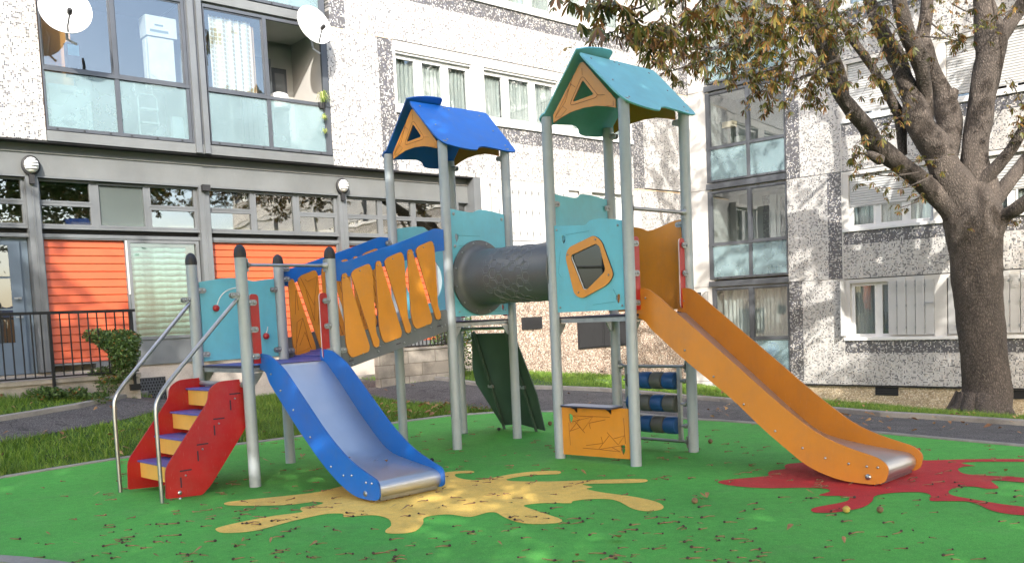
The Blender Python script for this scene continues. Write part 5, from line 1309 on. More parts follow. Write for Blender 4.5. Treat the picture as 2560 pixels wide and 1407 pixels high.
# --- roller frame on the right side of C (plane v = vC ... u = uC+S) -------
uq = uC+S
bar((uq, vC+PR, .10), (uq, vC+S-PR, .10), .017); bar((uq, vC+PR, .885), (uq, vC+S-PR, .885), .017)
for y_ in (vC+.15, vC+S-.15): MB().box(uq-.02, uq+.02, y_-.02, y_+.02, .11, .875).build('roller_upright', M_CAST, PS)
for i, z in enumerate((.735, .495, .265)):
    ax = MB().tube([(uq, vC+.10, z), (uq, vC+S-.10, z)], .015, 8).build('roller_axle', M_STEEL, PS)
    MB().lathe((uq, vC+.085, z), [(.001, -.02), (.022, -.015), (.028, 0), (.022, .02)], 12, axis='y').build('axle_nut', M_CAST, ax, True)
    x0, x1 = vC+.175, vC+S-.175; L3 = (x1-x0)/4
    for k in range(4):
        a = x0+k*L3
        MB().lathe((uq, a, z), [(.07, .002), (.088, .01), (.093, .03), (.093, L3-.03), (.088, L3-.01), (.07, L3-.002)], 28, axis='y').build('roller', M_ROLLB if (k+i) % 2 == 0 else M_ROLLG, PS, True)
# --- climbing ramp behind B --------------------------------------------------
rp = empty('climbing_ramp', (0, 0, 0)); rp.parent = PS
# ramp leaves the far right face of B (u = S) and slants down away from it
pl = [(.155, .93+.0), (.83, .93)]
def rampf(a, b, n):   # a across (v), b down the ramp (0..1.5)
    u = S+.13+b*.34-n*.94; z = 1.30-b*.94-n*.34; return (u, a, z)
MB().panel([(.12, .02), (.88, .02), (.90, .12), (1.06, .5), (1.09, .72), (.84, 1.33), (.50, 1.29), (.22, 1.34), (.08, 1.36), (.03, .85), (.08, .35)], rampf, .016).build('ramp_board', M_RAMPG, rp)
for v in (.22, .80):
    MB().tube([rampf(v, -.02, .03), rampf(v, 1.42, .03)], .019, 8).build('ramp_tube', M_RAMPG, rp, True)
    MB().box(*(lambda p: (p[0]-.02, p[0]+.02, p[1]-.04, p[1]+.04, p[2]-.02, p[2]+.02))(rampf(v, .75, .03))).build('ramp_clip', M_CAST, rp)
bar((S, PR, 1.345), (S, S-PR, 1.345), .02)
# brand of small plate on panels omitted: none is legible
# ------------------------------------------------------------------ leaves, trees
def leaflet(mb, p, d, n, L, W, droop=.3, fold=.2):
    d = d.normalized(); s_ = d.cross(n).normalized(); n = s_.cross(d)
    pts = []
    for t, w_ in ((0, .03), (.35, .30), (.68, .5), (.88, .36), (1, 0)):
        c = p+d*L*t-Vector((0, 0, 1))*droop*L*t*t
        if w_ == 0: pts.append((c,))
        else: pts.append((c-s_*W*w_+n*fold*W*w_, c+s_*W*w_+n*fold*W*w_))
    k = len(mb.v); vs = []
    for q in pts: vs += [tuple(x) for x in q]
    mb.v += vs
    for i in range(3): mb.f.append((k+2*i, k+2*i+1, k+2*i+3, k+2*i+2)); mb.mi.append(0)
    mb.f.append((k+6, k+7, k+8)); mb.mi.append(0)
def rvec(): 
    v = Vector((rd.gauss(0, 1), rd.gauss(0, 1), rd.gauss(0, 1))); return v.normalized()
def palm_leaf(mb, p, size, droop=.35):
    d0 = Vector((rd.uniform(-1, 1), rd.uniform(-1, 1), rd.uniform(-.75, .15))).normalized(); n = (Vector((0, 0, 1))+rvec()*.5).normalized()
    s_ = d0.cross(n).normalized(); n = s_.cross(d0)
    k = rd.choice((5, 6, 7)) ; cup = rd.uniform(.1, .6)
    for i in range(k):
        a = (i-(k-1)/2)*R(33)+rd.uniform(-.12, .12)
        d = d0*math.cos(a)+s_*math.sin(a)-n*cup
        L = size*(1-.32*abs(i-(k-1)/2)/((k-1)/2))*rd.uniform(.85, 1.1)
        leaflet(mb, p, d, n, L, L*rd.uniform(.22, .34), droop*rd.uniform(.5, 1.3), rd.uniform(-.1, .5))
def cloud(mb, c, rad, n, size, sq=(1, 1, .7)):
    for _ in range(n):
        v = rvec()*(rd.random()**.5)
        palm_leaf(mb, Vector(c)+Vector((v.x*sq[0], v.y*sq[1], v.z*sq[2]))*rad, size*rd.uniform(.65, 1.2))
# --- the big chestnut: limbs follow the photo, each at its own depth -----------
YB = 17.6
tree = empty('chestnut_tree', (0, 0, 0), 0, 'large horse chestnut tree with thick forked trunk and browning leaves at the right', 'tree')
tb = at(2450, 1046, YB); tree.location = (tb.x, tb.y, tb.z)
TO = Vector(tree.location)
def limb(mb, px, n=14, sub=4, wob=.04):
    # px: (x, y, width px, depth)
    pts = [(*at(x, y, Y), w_*Y/F_PX/2) for x, y, w_, Y in px]
    if px[-1][1] < 0 or px[-1][0] > 2580:      # the limb goes on, forking, above the picture
        a_, b_ = Vector(pts[-2][:3]), Vector(pts[-1][:3]); d_ = (b_-a_).normalized(); r_ = pts[-1][3]
        for k in range(1, 6):
            d_ = (d_+Vector((.10*math.sin(k*2.3+px[0][0]), .08*math.cos(k*1.7), .12))).normalized(); b_ = b_+d_*.65; pts.append((*b_, r_*(1-k*.17)))
            if k in (1, 3):
                e_ = (d_+Vector((rd.uniform(-.8, .8), rd.uniform(-.8, .8), .1))).normalized(); q0 = b_-TO
                mb.tube([q0, q0+e_*.7, q0+e_*1.5+Vector((0, 0, .25)), q0+e_*2.2+Vector((0, 0, .5))], [r_*.5, r_*.38, r_*.22, .01], 8)
    sm = smooth_curve(pts, sub, False)
    ctr = [Vector(p[:3])-TO for p in sm]; rad = [p[3] for p in sm]
    k0 = len(mb.v); mb.tube(ctr, rad, n)
    # knobbly bark
    m_ = len(ctr)
    for i in range(m_):
        for j in range(n):
            v = Vector(mb.v[k0+i*n+j]); r_ = rad[i]
            f = 1+wob*(math.sin(j*1.9+i*.8+r_*40)+math.sin(j*3.1-i*1.3)*.6)*.8
            mb.v[k0+i*n+j] = tuple(ctr[i]+(v-ctr[i])*f)
Z = lambda x, y, w_, Y=YB: (1600+x/2.605, y/2.605, w_/2.605, Y)
tr = MB()
limb(tr, [(2452, 1064, 165, YB), (2452, 1042, 148, YB), (2459, 1018, 132, YB), (2467, 980, 115, YB), (2464, 930, 109, YB), (2457, 860, 108, YB), (2449, 780, 109, YB), (2442, 700, 116, YB), (2440, 640, 120, YB), (2436, 590, 128, YB), (2432, 545, 136, YB), (2428, 500, 120, YB), (2425, 460, 90, YB)], 28, 4, .03)
# root flare
for ang, L in ((190, .95), (215, .8), (250, .5), (310, .5), (160, .5), (20, .4)):
    a = R(ang); d = Vector((math.cos(a), math.sin(a), 0))
    tr.tube([Vector((0, 0, .45))+d*.25, Vector((0, 0, .18))+d*.42, Vector((0, 0, .0))+d*(.3+L*.6), Vector((0, 0, -.12))+d*(.3+L)], [.2, .17, .12, .04], 10)
for pa_ in ([(2420, 590, 90, YB), (2395, 530, 75, YB), Z(1900, 1240, 130), Z(1760, 1120, 118, YB-.3), Z(1600, 1000, 125, YB-.6), Z(1520, 930, 120, YB-.8), Z(1480, 840, 105, YB-1.0), Z(1390, 730, 95, YB-1.3), Z(1300, 610, 88, YB-1.6), Z(1250, 480, 80, YB-1.9), Z(1190, 330, 78, YB-2.3), Z(1110, 150, 75, YB-2.8), Z(1050, 70, 62, YB-3.1), Z(990, -40, 55, YB-3.6)],
        [Z(1330, 660, 70, YB-1.5), Z(1310, 520, 76, YB-1.5), Z(1260, 370, 76, YB-1.7), Z(1200, 200, 72, YB-1.9), Z(1150, 60, 66, YB-2.1), Z(1120, -60, 60, YB-2.2)],
        [Z(1710, 1010, 58, YB+.5), Z(1705, 900, 62, YB+.5), Z(1690, 760, 72, YB+.4), Z(1640, 660, 62, YB+.2), Z(1570, 530, 56), Z(1480, 390, 52, YB-.2), Z(1370, 240, 52, YB-.5), Z(1310, 130, 44, YB-.7), Z(1250, 95, 34, YB-.9), Z(1180, 95, 24, YB-1.1)],
        [(2425, 560, 110, YB), (2400, 480, 100, YB), Z(1990, 1100, 200), Z(1930, 960, 190), Z(1850, 860, 170), Z(1800, 750, 170), Z(1780, 640, 130), Z(1720, 520, 110), Z(1680, 400, 112), Z(1620, 290, 100, YB-.2), Z(1560, 170, 84, YB-.4), Z(1510, 50, 76, YB-.5), Z(1480, -60, 70, YB-.6)],
        [Z(1850, 800, 110), Z(1855, 640, 95), Z(1840, 480, 92, YB-.3), Z(1800, 340, 110, YB-.5), Z(1750, 240, 100, YB-.7), Z(1710, 110, 92, YB-.9), Z(1680, -60, 86, YB-1.1)],
        [Z(1990, 1000, 150, YB+.2), Z(2020, 850, 150, YB+.3), Z(1995, 700, 150, YB+.4), Z(1960, 580, 112, YB+.4), Z(1890, 440, 105, YB+.3), Z(1845, 310, 118, YB+.2), Z(1840, 230, 90, YB+.2), Z(1862, 120, 78, YB+.1), Z(1872, -50, 74, YB)],
        [Z(1990, 680, 100, YB+.4), Z(2030, 620, 90, YB+.3), Z(2060, 580, 40, YB+.25)],
        [(2440, 560, 110, YB), (2450, 480, 95, YB), Z(2180, 1080, 180), Z(2185, 920, 160), Z(2215, 750, 160), Z(2240, 560, 165), Z(2275, 400, 170), Z(2285, 260, 190), Z(2260, 130, 150), Z(2240, 20, 126), Z(2225, -80, 120)],
        [Z(2300, 290, 120), Z(2380, 190, 100), Z(2450, 90, 92), Z(2520, -10, 86, YB-.2), Z(2600, -120, 80, YB-.4)],
        [(2450, 540, 90, YB), Z(2230, 1200, 105, YB-.2), Z(2330, 1080, 84, YB-.4), Z(2420, 970, 72, YB-.6), Z(2490, 850, 62, YB-.8), Z(2560, 690, 54, YB-1.1)],
        [(2455, 570, 100, YB), Z(2290, 1340, 110, YB+.2), Z(2390, 1200, 92, YB+.3), Z(2480, 1090, 82, YB+.5), Z(2600, 930, 70, YB+.8)],
        [(2450, 600, 100, YB), Z(2360, 1420, 105, YB-.3), Z(2450, 1360, 92, YB-.6), Z(2560, 1270, 80, YB-.9), Z(2680, 1120, 66, YB-1.2)],
        [(2200, 400, 26, YB-.8), (2182, 390, 22, YB-.95), (2166, 385, 14, YB-1.0)]):
    limb(tr, pa_, 14, 4, .05)
tr.build('trunk', M_BARK, tree, True)
# twigs and leaf sprays
crown = MB(); tw_ = MB(); low_l = MB()
def spray(pts, n, size, spread, w0=5, mbl=None, drp=.4):
    """a leafy twig: path of (px, py, depth), leaves scattered round it"""
    sm = smooth_curve([tuple(at(*p)) for p in pts], 6, False)
    c = [Vector(p)-TO for p in sm]; k = len(c)
    if w0: tw_.tube(c, [w0*.0035*(1-.8*i/k) for i in range(k)], 5)
    size *= .86
    for _ in range(int(n*1.55)):
        i = min(k-1, int(k*(1-rd.random()**1.4*.95))); b = c[i]; v = rvec()
        q = b+Vector((v.x, v.y*1.6, v.z*.9))*spread*rd.random()**.6
        palm_leaf(mbl or crown, q, size*rd.uniform(.6, 1.15), drp)
        if rd.random() < .35: tw_.tube([b, (b+q)/2+Vector((0, 0, .03)), q], [.005, .004, .002], 3)
# near, larger leaves above the turquoise roof
for pts, n, sz in (([(1700, -60, 10.5), (1600, 20, 10.2), (1500, 15, 10)], 26, .19), ([(1720, -40, 10.6), (1580, 60, 10.3), (1480, 95, 10)], 15, .18), ([(1760, -50, 10.8), (1660, 40, 10.5), (1600, 90, 10.2)], 34, .18), ([(1800, -60, 11), (1700, 60, 10.6), (1620, 95, 10.4)], 34, .18),
                    ([(1850, -60, 11.5), (1760, 50, 11), (1700, 80, 11)], 40, .17), ([(1650, -60, 10.6), (1560, -20, 10.4), (1430, 0, 10.2)], 18, .17)):
    spray(pts, n, sz, .30)
# mid sprays
for pts, n, sz, sd in (([(2040, 60, 14), (1900, 60, 13.2), (1760, 110, 12.5), (1650, 150, 12)], 75, .15, .40), ([(2050, 90, 14), (1950, 100, 13.5), (1830, 110, 13), (1740, 165, 12.5)], 75, .15, .42), ([(2045, 40, 14), (1940, 20, 13.5), (1840, 20, 13)], 80, .16, .5),
                        ([(2010, 20, 14), (1920, 70, 13.5), (1850, 90, 13)], 80, .16, .5), ([(2085, 170, 14.6), (2000, 150, 14), (1930, 170, 13.5), (1840, 175, 13)], 70, .15, .35), ([(2085, 180, 14.6), (2020, 190, 14.2), (1960, 210, 14), (1890, 235, 13.6)], 46, .14, .3),
                        ([(2090, 150, 14.6), (2000, 200, 14), (1960, 260, 13.8), (1925, 265, 13.7)], 22, .13, .25), ([(2110, 220, 15), (2060, 190, 14.8), (2020, 210, 14.5), (2050, 250, 14.5)], 36, .15, .28), ([(1780, 120, 12.6), (1700, 130, 12.2), (1640, 158, 12)], 14, .13, .18), ([(1790, 140, 12.6), (1720, 165, 12.2), (1660, 185, 12)], 13, .13, .18),
                        ([(2200, 20, 16), (2140, 60, 15.5), (2080, 110, 15)], 55, .15, .55), ([(2130, 60, 15.4), (2080, 60, 15.2), (2000, 80, 14.6)], 55, .15, .5),
                        ([(2180, 30, 16), (2230, 60, 16), (2260, 120, 16.2)], 26, .14, .5), ([(2210, 110, 17), (2190, 160, 16.8), (2180, 200, 16.6)], 14, .14, .4), ([(2250, 160, 16.6), (2220, 200, 16.5), (2180, 180, 16.2)], 12, .14, .3), ([(2300, 90, 16.6), (2380, 100, 16.2), (2410, 105, 16)], 10, .15, .2),
                        ([(2330, 60, 17), (2370, 90, 16.5), (2400, 100, 16)], 10, .14, .3), ([(2380, 10, 17), (2420, 30, 16.6), (2440, 20, 16)], 14, .13, .4), ([(2540, 20, 17), (2500, 40, 16.6), (2480, 60, 16.4)], 14, .14, .35), ([(2580, 300, 16.8), (2545, 240, 16.5), (2530, 200, 16.4)], 12, .14, .25), ([(2580, 360, 16.8), (2540, 310, 16.5)], 10, .14, .22),
                        ([(2260, 290, 17), (2230, 300, 16.8), (2210, 320, 16.8)], 12, .14, .25), ([(2260, 150, 17), (2250, 130, 16.8)], 9, .14, .3), ([(2260, 260, 17), (2240, 230, 16.8)], 7, .14, .3),
                        ([(2170, 385, 16.3), (2145, 385, 16.2), (2130, 400, 16.1)], 13, .14, .22), ([(2200, 350, 16.6), (2160, 350, 16.3), (2140, 360, 16.2)], 8, .13, .2), ([(2300, 430, 16.8), (2230, 440, 16.4), (2170, 435, 16.2), (2140, 440, 16)], 15, .14, .2), ([(2330, 440, 16.8), (2260, 470, 16.4), (2215, 470, 16.2)], 10, .13, .2),
                        ([(2300, 490, 17), (2290, 505, 16.7), (2250, 520, 16.5)], 10, .13, .2), ([(2350, 400, 16.8), (2270, 400, 16.6)], 6, .13, .2), ([(2290, 120, 17), (2320, 20, 17), (2350, -20, 17)], 12, .14, .5), ([(2120, -30, 15.5), (2060, 10, 15), (2040, 30, 15)], 30, .15, .5), ([(2400, 565, 17.0), (2430, 570, 16.9)], 3, .10, .08), ([(2520, 560, 16.8), (2545, 550, 16.7)], 4, .11, .08), ([(2230, 330, 16.8), (2210, 345, 16.8)], 5, .12, .1), ([(2130, 275, 15.4), (2118, 290, 15.3)], 3, .1, .05)):
    spray(pts, n, sz, sd)
# unseen upper crown, thin, added to shade limbs and right wing and complete the tree
up = MB()
for _ in range(56):
    x_, y__ = rd.uniform(4.5, 13.5), rd.uniform(9.5, 18.5)
    zlo = 1.5+y__*.345+.9
    z_ = rd.uniform(zlo, zlo+2.6 if rd.random() < .7 else 12)
    cloud(up, Vector((x_, y__, z_))-TO, .85, 26, .24)
for _ in range(60):
    cloud(up, Vector((rd.uniform(5.5, 13.5), rd.uniform(14.5, 20.5), rd.uniform(8.9, 12.5)))-TO, .9, 16, .24)
up.build('shade_crown', M_CHEST, tree)
for p0, p1 in (((2020, 10, 14), (6.0, 12.5, 8.0)), ((2300, -20, 16.6), (9.0, 13.0, 9.0)), ((2420, -40, 17.4), (11.0, 14.5, 9.5)), ((2200, -30, 17), (7.5, 15.0, 9.2))):
    a_ = at(*p0)-TO; b_ = Vector(p1)-TO; tw_.tube([a_, (a_+b_)/2+Vector((0, 0, .3)), b_], [.05, .04, .02], 6)
crown.build('crown', M_CHEST, tree); tag(tw_.build('twigs', M_BARK, tree), kind='stuff')

# --- unseen shade trees; second row added to shade the foreground -------------------------------------------
def shade_tree_meshes(seed, H, cr, nleaf):
    r2 = random.Random(seed)
    t = MB(); t.tube([(0, 0, -.3), (.05, .02, 1.5), (.0, .05, 3.2), (.1, .0, 5.0), (.0, .0, H)], [.3, .22, .19, .16, .05], 12)
    for k in range(9):
        a = r2.uniform(0, 6.28); z = r2.uniform(3.8, H-2); d = Vector((math.cos(a), math.sin(a), .45))
        t.tube([(0, 0, z), Vector((0, 0, z))+d*cr*.45, Vector((0, 0, z))+d*cr*.85+Vector((0, 0, .3))], [.09, .06, .02], 7)
    c = MB(); cl = []
    for k in range(30):
        v = Vector((r2.gauss(0, 1), r2.gauss(0, 1), r2.gauss(0, .75))).normalized()*r2.uniform(.35, 1)
        cl.append((Vector((v.x*cr, v.y*cr, H*.64+v.z*H*.30)), r2.uniform(.8, 1.35)))
    for _ in range(nleaf):
        q, s_ = r2.choice(cl); v = Vector((r2.gauss(0, .5), r2.gauss(0, .5), r2.gauss(0, .4)))*s_
        p = q+v; d = Vector((r2.uniform(-1, 1), r2.uniform(-1, 1), r2.uniform(-.8, .2))).normalized(); n = Vector((r2.gauss(0, .5), r2.gauss(0, .5), 1)).normalized()
        s2 = d.cross(n).normalized(); L = r2.uniform(.15, .28); W = L*.42
        k = len(c.v); c.v += [tuple(p), tuple(p+d*L*.5-s2*W), tuple(p+d*L), tuple(p+d*L*.5+s2*W)]; c.f.append((k, k+1, k+2, k+3)); c.mi.append(0)
    return t.mesh('trunk', M_BARK, True), c.mesh('crown', M_LEAF)
SM = [shade_tree_meshes(3, 10.8, 3.1, 12000), shade_tree_meshes(8, 11.2, 3.3, 12500), shade_tree_meshes(12, 10.6, 3.0, 5200)]
SHADE = [(-8.6, .2, 0, 1.15, 0, 'leafy tree behind the viewer, farthest to the left'), (-4.6, -.4, 1, 1.05, 1.3, 'leafy tree behind the viewer, left of centre'), (-.6, .2, 0, 1.06, 2.4, 'leafy tree directly behind the viewer'),
         (3.2, .0, 1, 1.0, 3.6, 'leafy tree behind the viewer, right of centre'), (7.0, -.2, 0, 1.02, 5.0, 'leafy tree behind the viewer, farthest to the right'),
         (-6.6, -6.2, 2, 1.0, 4.2, 'unseen leafy tree added for shade in the second row behind the viewer, farthest to the left'), (-2.4, -5.6, 2, 1.02, 5.1, 'unseen leafy tree added for shade in the second row behind the viewer, left of centre'),
         (1.6, -5.9, 2, 1.0, .4, 'unseen leafy tree added for shade in the second row behind the viewer, right of centre'), (5.6, -6.0, 2, 1.04, 1.9, 'unseen leafy tree added for shade in the second row behind the viewer, farthest to the right'),
         (9.9, 4.6, 1, .95, 2.0, 'leafy tree standing just outside the view to the right')]
for i, (x, y, k, s_, rz, lab) in enumerate(SHADE):
    t = empty('shade_tree', (x, y, 0), rz, lab, 'tree', 'leafy trees standing behind the viewer'); t.scale = (s_, s_, s_)
    for nm, me in zip(('trunk', 'crown'), SM[k]):
        o_ = bpy.data.objects.new(nm, me); C.objects.link(o_); o_.parent = t

# ------------------------------------------------------------------ shrub, low plants, balcony plant, ivy
def bush(name, base, blobs, n, size, label, stems=(), cat='shrub', mat=M_SHRUB, up=.2):
    r = empty(name, base, 0, label, cat)
    c = MB()
    tot = sum(b[3]*b[4]*b[5] for b in blobs)
    for b in blobs:
        for _ in range(int(n*b[3]*b[4]*b[5]/tot)):
            v = rvec()*rd.random()**.28
            p = Vector((b[0]+v.x*b[3], b[1]+v.y*b[4], b[2]+v.z*b[5])); d = (v*.8+rvec()*.8+Vector((0, 0, up))).normalized()
            leaflet(c, p, d, (v+rvec()*.6).normalized(), size*rd.uniform(.6, 1.3), size*.5, .1, .2)
    c.build('foliage', mat, r)
    if stems:
        s_ = MB()
        for st_, rad in stems: s_.tube(st_, rad, 7)
        s_.build('trunk', M_BARK, r, True)
    return r
sb = onT(272, 990); Ysb = sb.y
def rel(px, py, dy=0): q = at(px, py, Ysb+dy)-sb; return q
def blob(x0, x1, y0, y1, ry=.28, dy=0):
    c = rel((x0+x1)/2, (y0+y1)/2, dy); k = Ysb/F_PX/2; return (c.x, c.y, c.z, (x1-x0)*k, ry, (y1-y0)*k)
bush('clipped_shrub', sb, [blob(218, 262, 825, 852), blob(235, 345, 826, 868), blob(258, 345, 835, 885), blob(280, 342, 850, 912), blob(285, 335, 885, 925, .2), blob(225, 290, 918, 965, .2), blob(228, 300, 930, 985, .22), blob(285, 325, 915, 950, .15)], 9000, .045,
     'green shrub clipped to a wedge with flat top before the terrace wall', [([rel(275, 990), rel(284, 940), rel(290, 890), rel(300, 860)], [.03, .022, .018, .01]), ([rel(270, 990), rel(262, 950), rel(250, 930)], [.02, .014, .006]), ([rel(284, 940), rel(276, 890), rel(262, 850)], [.016, .012, .006])])
for (x, y, w2, h2, lab) in ((110, 992, 50, 26, 'clump of broad leaved weeds at the foot of the terrace wall, nearest the railing post'), (190, 992, 30, 24, 'small bright leafy clump between the weeds and the clipped shrub'), (245, 1000, 24, 20, 'low leafy tuft at the foot of the clipped shrub')):
    b_ = onT(x, y+4); k = b_.y/F_PX
    bush('weed_clump', b_, [(0, 0, h2*k*.4, w2*k, .2, h2*k*.6)], int(w2*16), .05, lab, cat='plant', up=.5)
iv = wpt(LW, 8.55, .55, .5)
bush('hedge', iv, [(0, 0, .35, .45, .3, .55), (.1, 0, .8, .35, .25, .35)], 3600, .05, 'dark evergreen bush between the ramp wall and the pebbledash wall')
pl_ = gobj('spider_plant', 10.86, .03, 5.42, 'spider plant trailing over the rail of the right hand balcony', 'plant')
c = MB()
for _ in range(90):
    a = rd.uniform(0, 6.28); rr2 = rd.uniform(.08, .2); h = rd.uniform(.08, .26); pts = []
    dxy = Vector((math.cos(a), math.sin(a), 0)); z0 = rd.choice((.05, .05, .05, -.25, -.5)); sc_ = 1 if z0 > 0 else .5
    prev = None
    for t in (0, .3, .6, 1): 
        p = Vector((rd.uniform(-.01, .01), .06, z0))+dxy*rr2*t*sc_+Vector((0, 0, (h*math.sin(t*2.4)-.1*t*t)*sc_)); pts.append(p)
    s2 = dxy.cross(Vector((0, 0, 1)))*.008; k = len(c.v)
    for i, p in enumerate(pts): w_ = (1, 1, .7, .1)[i]; c.v += [tuple(p-s2*w_), tuple(p+s2*w_)]
    for i in range(3): c.f.append((k+2*i, k+2*i+1, k+2*i+3, k+2*i+2)); c.mi.append(0)
c.build('leaves', mk_leaf('spider_leaf', [(0, (.12, .2, .03, 1)), (.5, (.28, .36, .08, 1)), (1, (.5, .48, .2, 1))], 20, .3), pl_)
MB().lathe((0, .0, -.05), [(.05, 0), (.075, .1), (.07, .11)], 12).tube([(0, .07, .03), (0, .08, -.5)], .004, 4).build('pot', M_DARK, pl_, True)

# ------------------------------------------------------------------ grass on the lawns
def grass(name, polys, dens, h0, h1, label=None):
    vs = []; fs = []
    for poly, dn in polys:
        xs = [p[0] for p in poly]; ys = [p[1] for p in poly]
        A = (max(xs)-min(xs))*(max(ys)-min(ys)); n = int(A*dn)
        for _ in range(n):
            x, y = rd.uniform(min(xs), max(xs)), rd.uniform(min(ys), max(ys))
            if not inside(x, y, poly): continue
            pt_ = math.sin(x*2.1+1)*math.sin(y*1.7+x*.6)+math.sin(x*5+y*3)*.4
            if pt_ < -.75 and rd.random() < .8: continue
            z = T(x, y)-.01; h = rd.uniform(h0, h1)*(1+.45*pt_); a = rd.uniform(0, 6.28); w_ = .006
            lx, ly = rd.gauss(0, .45)*h, rd.gauss(0, .45)*h; k = len(vs)
            ca, sa = math.cos(a)*w_, math.sin(a)*w_
            vs += [(x-ca, y-sa, z), (x+ca, y+sa, z), (x+lx, y+ly, z+h)]; fs.append((k, k+1, k+2))
    me = bpy.data.meshes.new(name); me.from_pydata(vs, [], fs); me.materials.append(M_GRASS)
    o_ = bpy.data.objects.new(name, me); C.objects.link(o_); tag(o_, kind='stuff')
    if label: tag(o_, label)
    return o_
ed2 = [e for e, q in zip(edge, edge_px) if q[0] <= 1340]
def inset(e, d): return [(x, y+d) for x, y in e]
lawn1 = inset(ed2, .12)+pf[::-1]
wl1 = [wall_pt(DL, u, 1.14, NL) for u in (14.9, 16, 17.5, 19.5)]
lawn2 = [tuple(p[:2]) for p in kb1]
lawn2 = [(x, y+.12) for x, y in lawn2]+[wall_pt(DL, 14.35, .0, NL)][:0]+wl1
lawn3 = [(p[0], p[1]+.12) for p in kb2]+[wall_pt(DR, 9.5, .1, NR), wall_pt(DR, 5, .1, NR), wall_pt(DR, 2.9, .1, NR), wall_pt(DL, .3, .1, NL), wall_pt(DL, 4, .1, NL), wall_pt(DL, 8.6, .1, NL), wall_pt(DL, 8.7, 1.02, NL), wall_pt(DL, 10.3, 1.02, NL)]
grass('grass', [(lawn1, 2600), (lawn2, 2600), (lawn3, 900)], 1, .025, .09, 'short lawn grass around the playground and along the walls')

# ------------------------------------------------------------------ fallen leaves, stalks and chestnut husks
def stalk_mesh(seed):
    r2 = random.Random(seed); mb = MB(); L = r2.uniform(.045, .085); b = r2.uniform(-.012, .012)
    mb.tube([(0, 0, .004), (L*.5, b, .005+r2.uniform(0, .006)), (L, b*.3, .004)], [.0045, .0028, .0022], 5, 0)
    mb.tube([(-.013, 0, .006), (-.004, 0, .007), (.004, 0, .005)], [.004, .008, .004], 6, 1)
    return mb.mesh('leaf_stalk', [M_STALK, M_STALKD])
SMs = [stalk_mesh(i) for i in range(6)]
def leaf_mesh(seed):
    r2 = random.Random(seed); mb = MB(); st_ = rd.getstate(); rd.seed(seed)
    for i in range(r2.choice((1, 1, 2, 3))):
        a = r2.uniform(0, 6.28) if i == 0 else a+r2.uniform(.4, .9)
        leaflet(mb, Vector((0, 0, .012)), Vector((math.cos(a), math.sin(a), .15)), Vector((0, 0, 1)), r2.uniform(.07, .12), r2.uniform(.03, .05), -.25, .6)
    rd.setstate(st_); return mb.mesh('fallen_leaf', M_DRY)
LMs = [leaf_mesh(i) for i in range(7)]
yel_poly = [c7(*p) for p in spl_y]; red_poly = [c8(*p) for p in spl_r]
def tagleaf(o_, x, y, kind):
    on = 'yellow splash' if inside(x, y, yel_poly) else 'red splash' if inside(x, y, red_poly) else 'green rubber surface'
    if kind == 's': tag(o_, f'dry brown leaf stalk lying on the {on}', 'leaf stalk', f'leaf stalks scattered on the {on}')
    else: tag(o_, f'curled dry brown leaf lying on the {on}', 'leaf', f'dry leaves scattered on the {on}')
posts_xy = [OB+Vector((math.cos(AB)*p[0]-math.sin(AB)*p[1], math.sin(AB)*p[0]+math.cos(AB)*p[1])) for p in pa.values()]
cnt_ = 0; rest = MB()
cand = []
while len(cand) < 620:
    px, py = rd.uniform(-20, 2580), 1050+360*rd.random()**1.1
    x, y = gp(px, py)
    if not inside(x, y, green_poly) or pdist(x, y, green_poly) < .05: continue
    # fewer in the far left foreground, more round the middle
    if rd.random() > (.95 if 300 < px < 1900 else .6): continue
    if math.sin(x*2.3+y*1.1)+math.sin(y*3.1-x*.7+2)+.8*math.sin(x*6.1) < -.3 and rd.random() < .62: continue
    cand.append((x, y))
cand.sort(key=lambda p: p[1])
for i, (x, y) in enumerate(cand):
    a = rd.gauss(0, .45)+(math.pi if rd.random() < .5 else 0)
    zz = .0045 if (inside(x, y, yel_poly) or inside(x, y, red_poly)) else 0
    me = rd.choice(SMs)
    if i < 290:
        o_ = bpy.data.objects.new('leaf_stalk', me); C.objects.link(o_); o_.location = (x, y, zz); o_.rotation_euler = (0, 0, a); s_ = rd.uniform(.45, 1.3); o_.scale = (s_,)*3
        tagleaf(o_, x, y, 's')
    else:
        ca, sa = math.cos(a), math.sin(a); s_ = rd.uniform(.7, 1.2)
        rest.add([(x+(v.co.x*ca-v.co.y*sa)*s_, y+(v.co.x*sa+v.co.y*ca)*s_, zz+v.co.z*s_) for v in me.vertices], [tuple(p.vertices) for p in me.polygons], 0)
tag(rest.build('leaf_stalks', M_STALK), 'dark specks of farther leaf stalks strewn over the rubber surface', 'leaf litter', None, 'stuff')
for _ in range(58):
    px, py = rd.uniform(0, 2560), rd.uniform(1065, 1400)
    x, y = gp(px, py)
    if not inside(x, y, green_poly): continue
    o_ = bpy.data.objects.new('fallen_leaf', rd.choice(LMs)); C.objects.link(o_); o_.location = (x, y, .006); o_.rotation_euler = (0, 0, rd.uniform(0, 6.28)); s_ = rd.uniform(.45, .9); o_.scale = (s_,)*3
    tagleaf(o_, x, y, 'l')
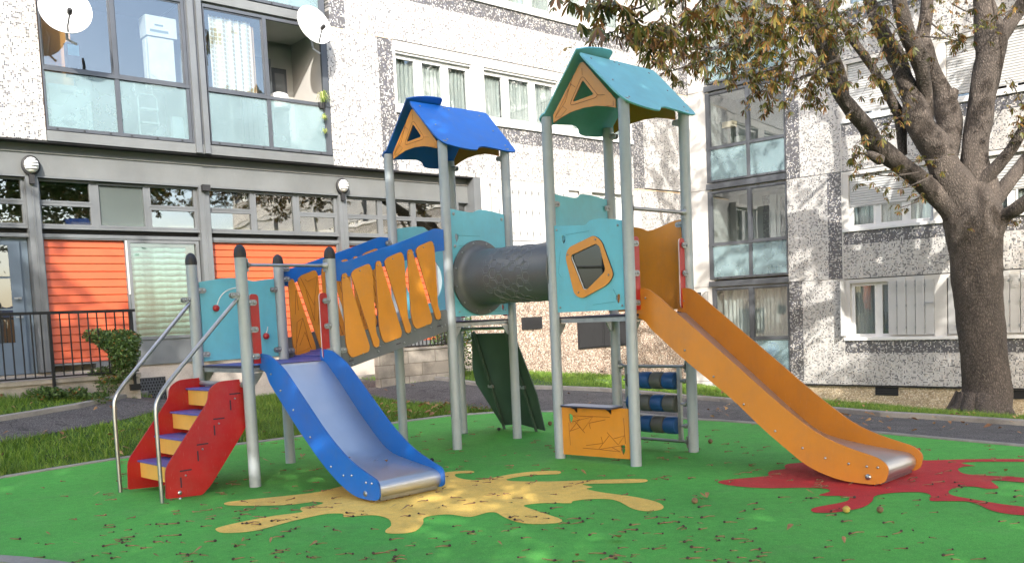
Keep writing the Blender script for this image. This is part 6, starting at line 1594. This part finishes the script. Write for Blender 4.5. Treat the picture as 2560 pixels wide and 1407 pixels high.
# leaf litter by the kerbs and on the lawns
lit = MB()
for _ in range(520):
    q = rd.random()
    if q < .35: px, py = rd.uniform(900, 1300), rd.uniform(1015, 1055)
    elif q < .7: px, py = rd.uniform(1700, 2560), rd.gauss(1035, 22)
    else: px, py = rd.uniform(0, 2560), rd.uniform(960, 1180)
    p = onT(px, py)
    if inside(p.x, p.y, green_poly) or pdist(p.x, p.y, green_poly) < .03: continue
    a = rd.uniform(0, 6.28); L = rd.uniform(.05, .12)
    leaflet(lit, Vector((p.x, p.y, T(p.x, p.y)+.045)), Vector((math.cos(a), math.sin(a), .1)), Vector((rd.gauss(0, .3), rd.gauss(0, .3), 1)).normalized(), L, L*.5, -.2, .6)
tag(lit.build('leaf_litter', M_DRY), 'dry brown leaves drifted along kerbs, path and lawn', 'leaf litter', None, 'stuff')
# leaves on the two slides
def on_frame(u, v, z): return Vector((OB.x+u*math.cos(AB)-v*math.sin(AB), OB.y+u*math.sin(AB)+v*math.cos(AB), z))
for u, v, z, s_, lab in ((-2.1, -1.24, .255, .9, 'pale curled leaf at the bend of the steel slide bed'), (-1.98, -1.30, .245, .9, 'brown leaf beside the pale one on the steel slide bed'), (-2.25, -1.08, .29, .6, 'small brown leaf by the left side of the steel slide bed'), (-1.86, -1.45, .222, .6, 'small leaf near the lower end of the steel slide bed')):
    o_ = bpy.data.objects.new('fallen_leaf', rd.choice(LMs)); C.objects.link(o_); o_.location = on_frame(u, v, z); o_.scale = (s_*.8,)*3; o_.rotation_euler = (0, 0, rd.uniform(0, 6)); tag(o_, lab, 'leaf')
M_YL = pm('yellow_husk', (.42, .30, .06, 1), .6, var=.3, vs=30)
M_HUSK = pm('husk', (.16, .10, .05, 1), .8, var=.4, vs=40, bump=.8, bs=80)
def husk(px, py, r, mat, lab, nm='chestnut_husk', cat='husk'):
    p = onT(px, py); mb = MB(); n = 10
    prof = [(r*math.sin(a)*(1+rd.uniform(-.12, .12)), r-r*math.cos(a)) for a in [.1+i*.32 for i in range(10)]]
    o_ = mb.lathe((0, 0, 0), prof, 12).build(nm, mat, None, True); o_.location = (p.x, p.y, p.z); tag(o_, lab, cat)
husk(2116, 1281, .026, M_YL, 'yellow crumpled leaf ball at the tip of the red splash'); husk(2200, 1281, .024, M_HUSK, 'brown chestnut husk right of the yellow one below the red splash')
husk(1375, 1063, .03, M_HUSK, 'brown husk on the green surface near the left post of the right tower'); husk(1776, 1108, .026, M_HUSK, 'brown husk with stem to the right of the roller frame'); husk(1080, 1154, .022, M_DARK, 'dark round husk just right of the blue slide foot')
husk(1247, 1076, .022, M_DARK, 'dark round husk at the foot of the dark green ramp'); husk(1737, 1258, .024, M_HUSK, 'small brown husk in the green left of the red splash')
# stone edge of the path in the near left corner
e0 = [gp(-150, 1398), gp(0, 1398), gp(60, 1402), gp(140, 1412), gp(260, 1430)]
tag(strip('corner_edging', [(p[0], p[1]) for p in e0], -.12, .03, M_KERB), kind='structure')
print('objects', len(bpy.data.objects))
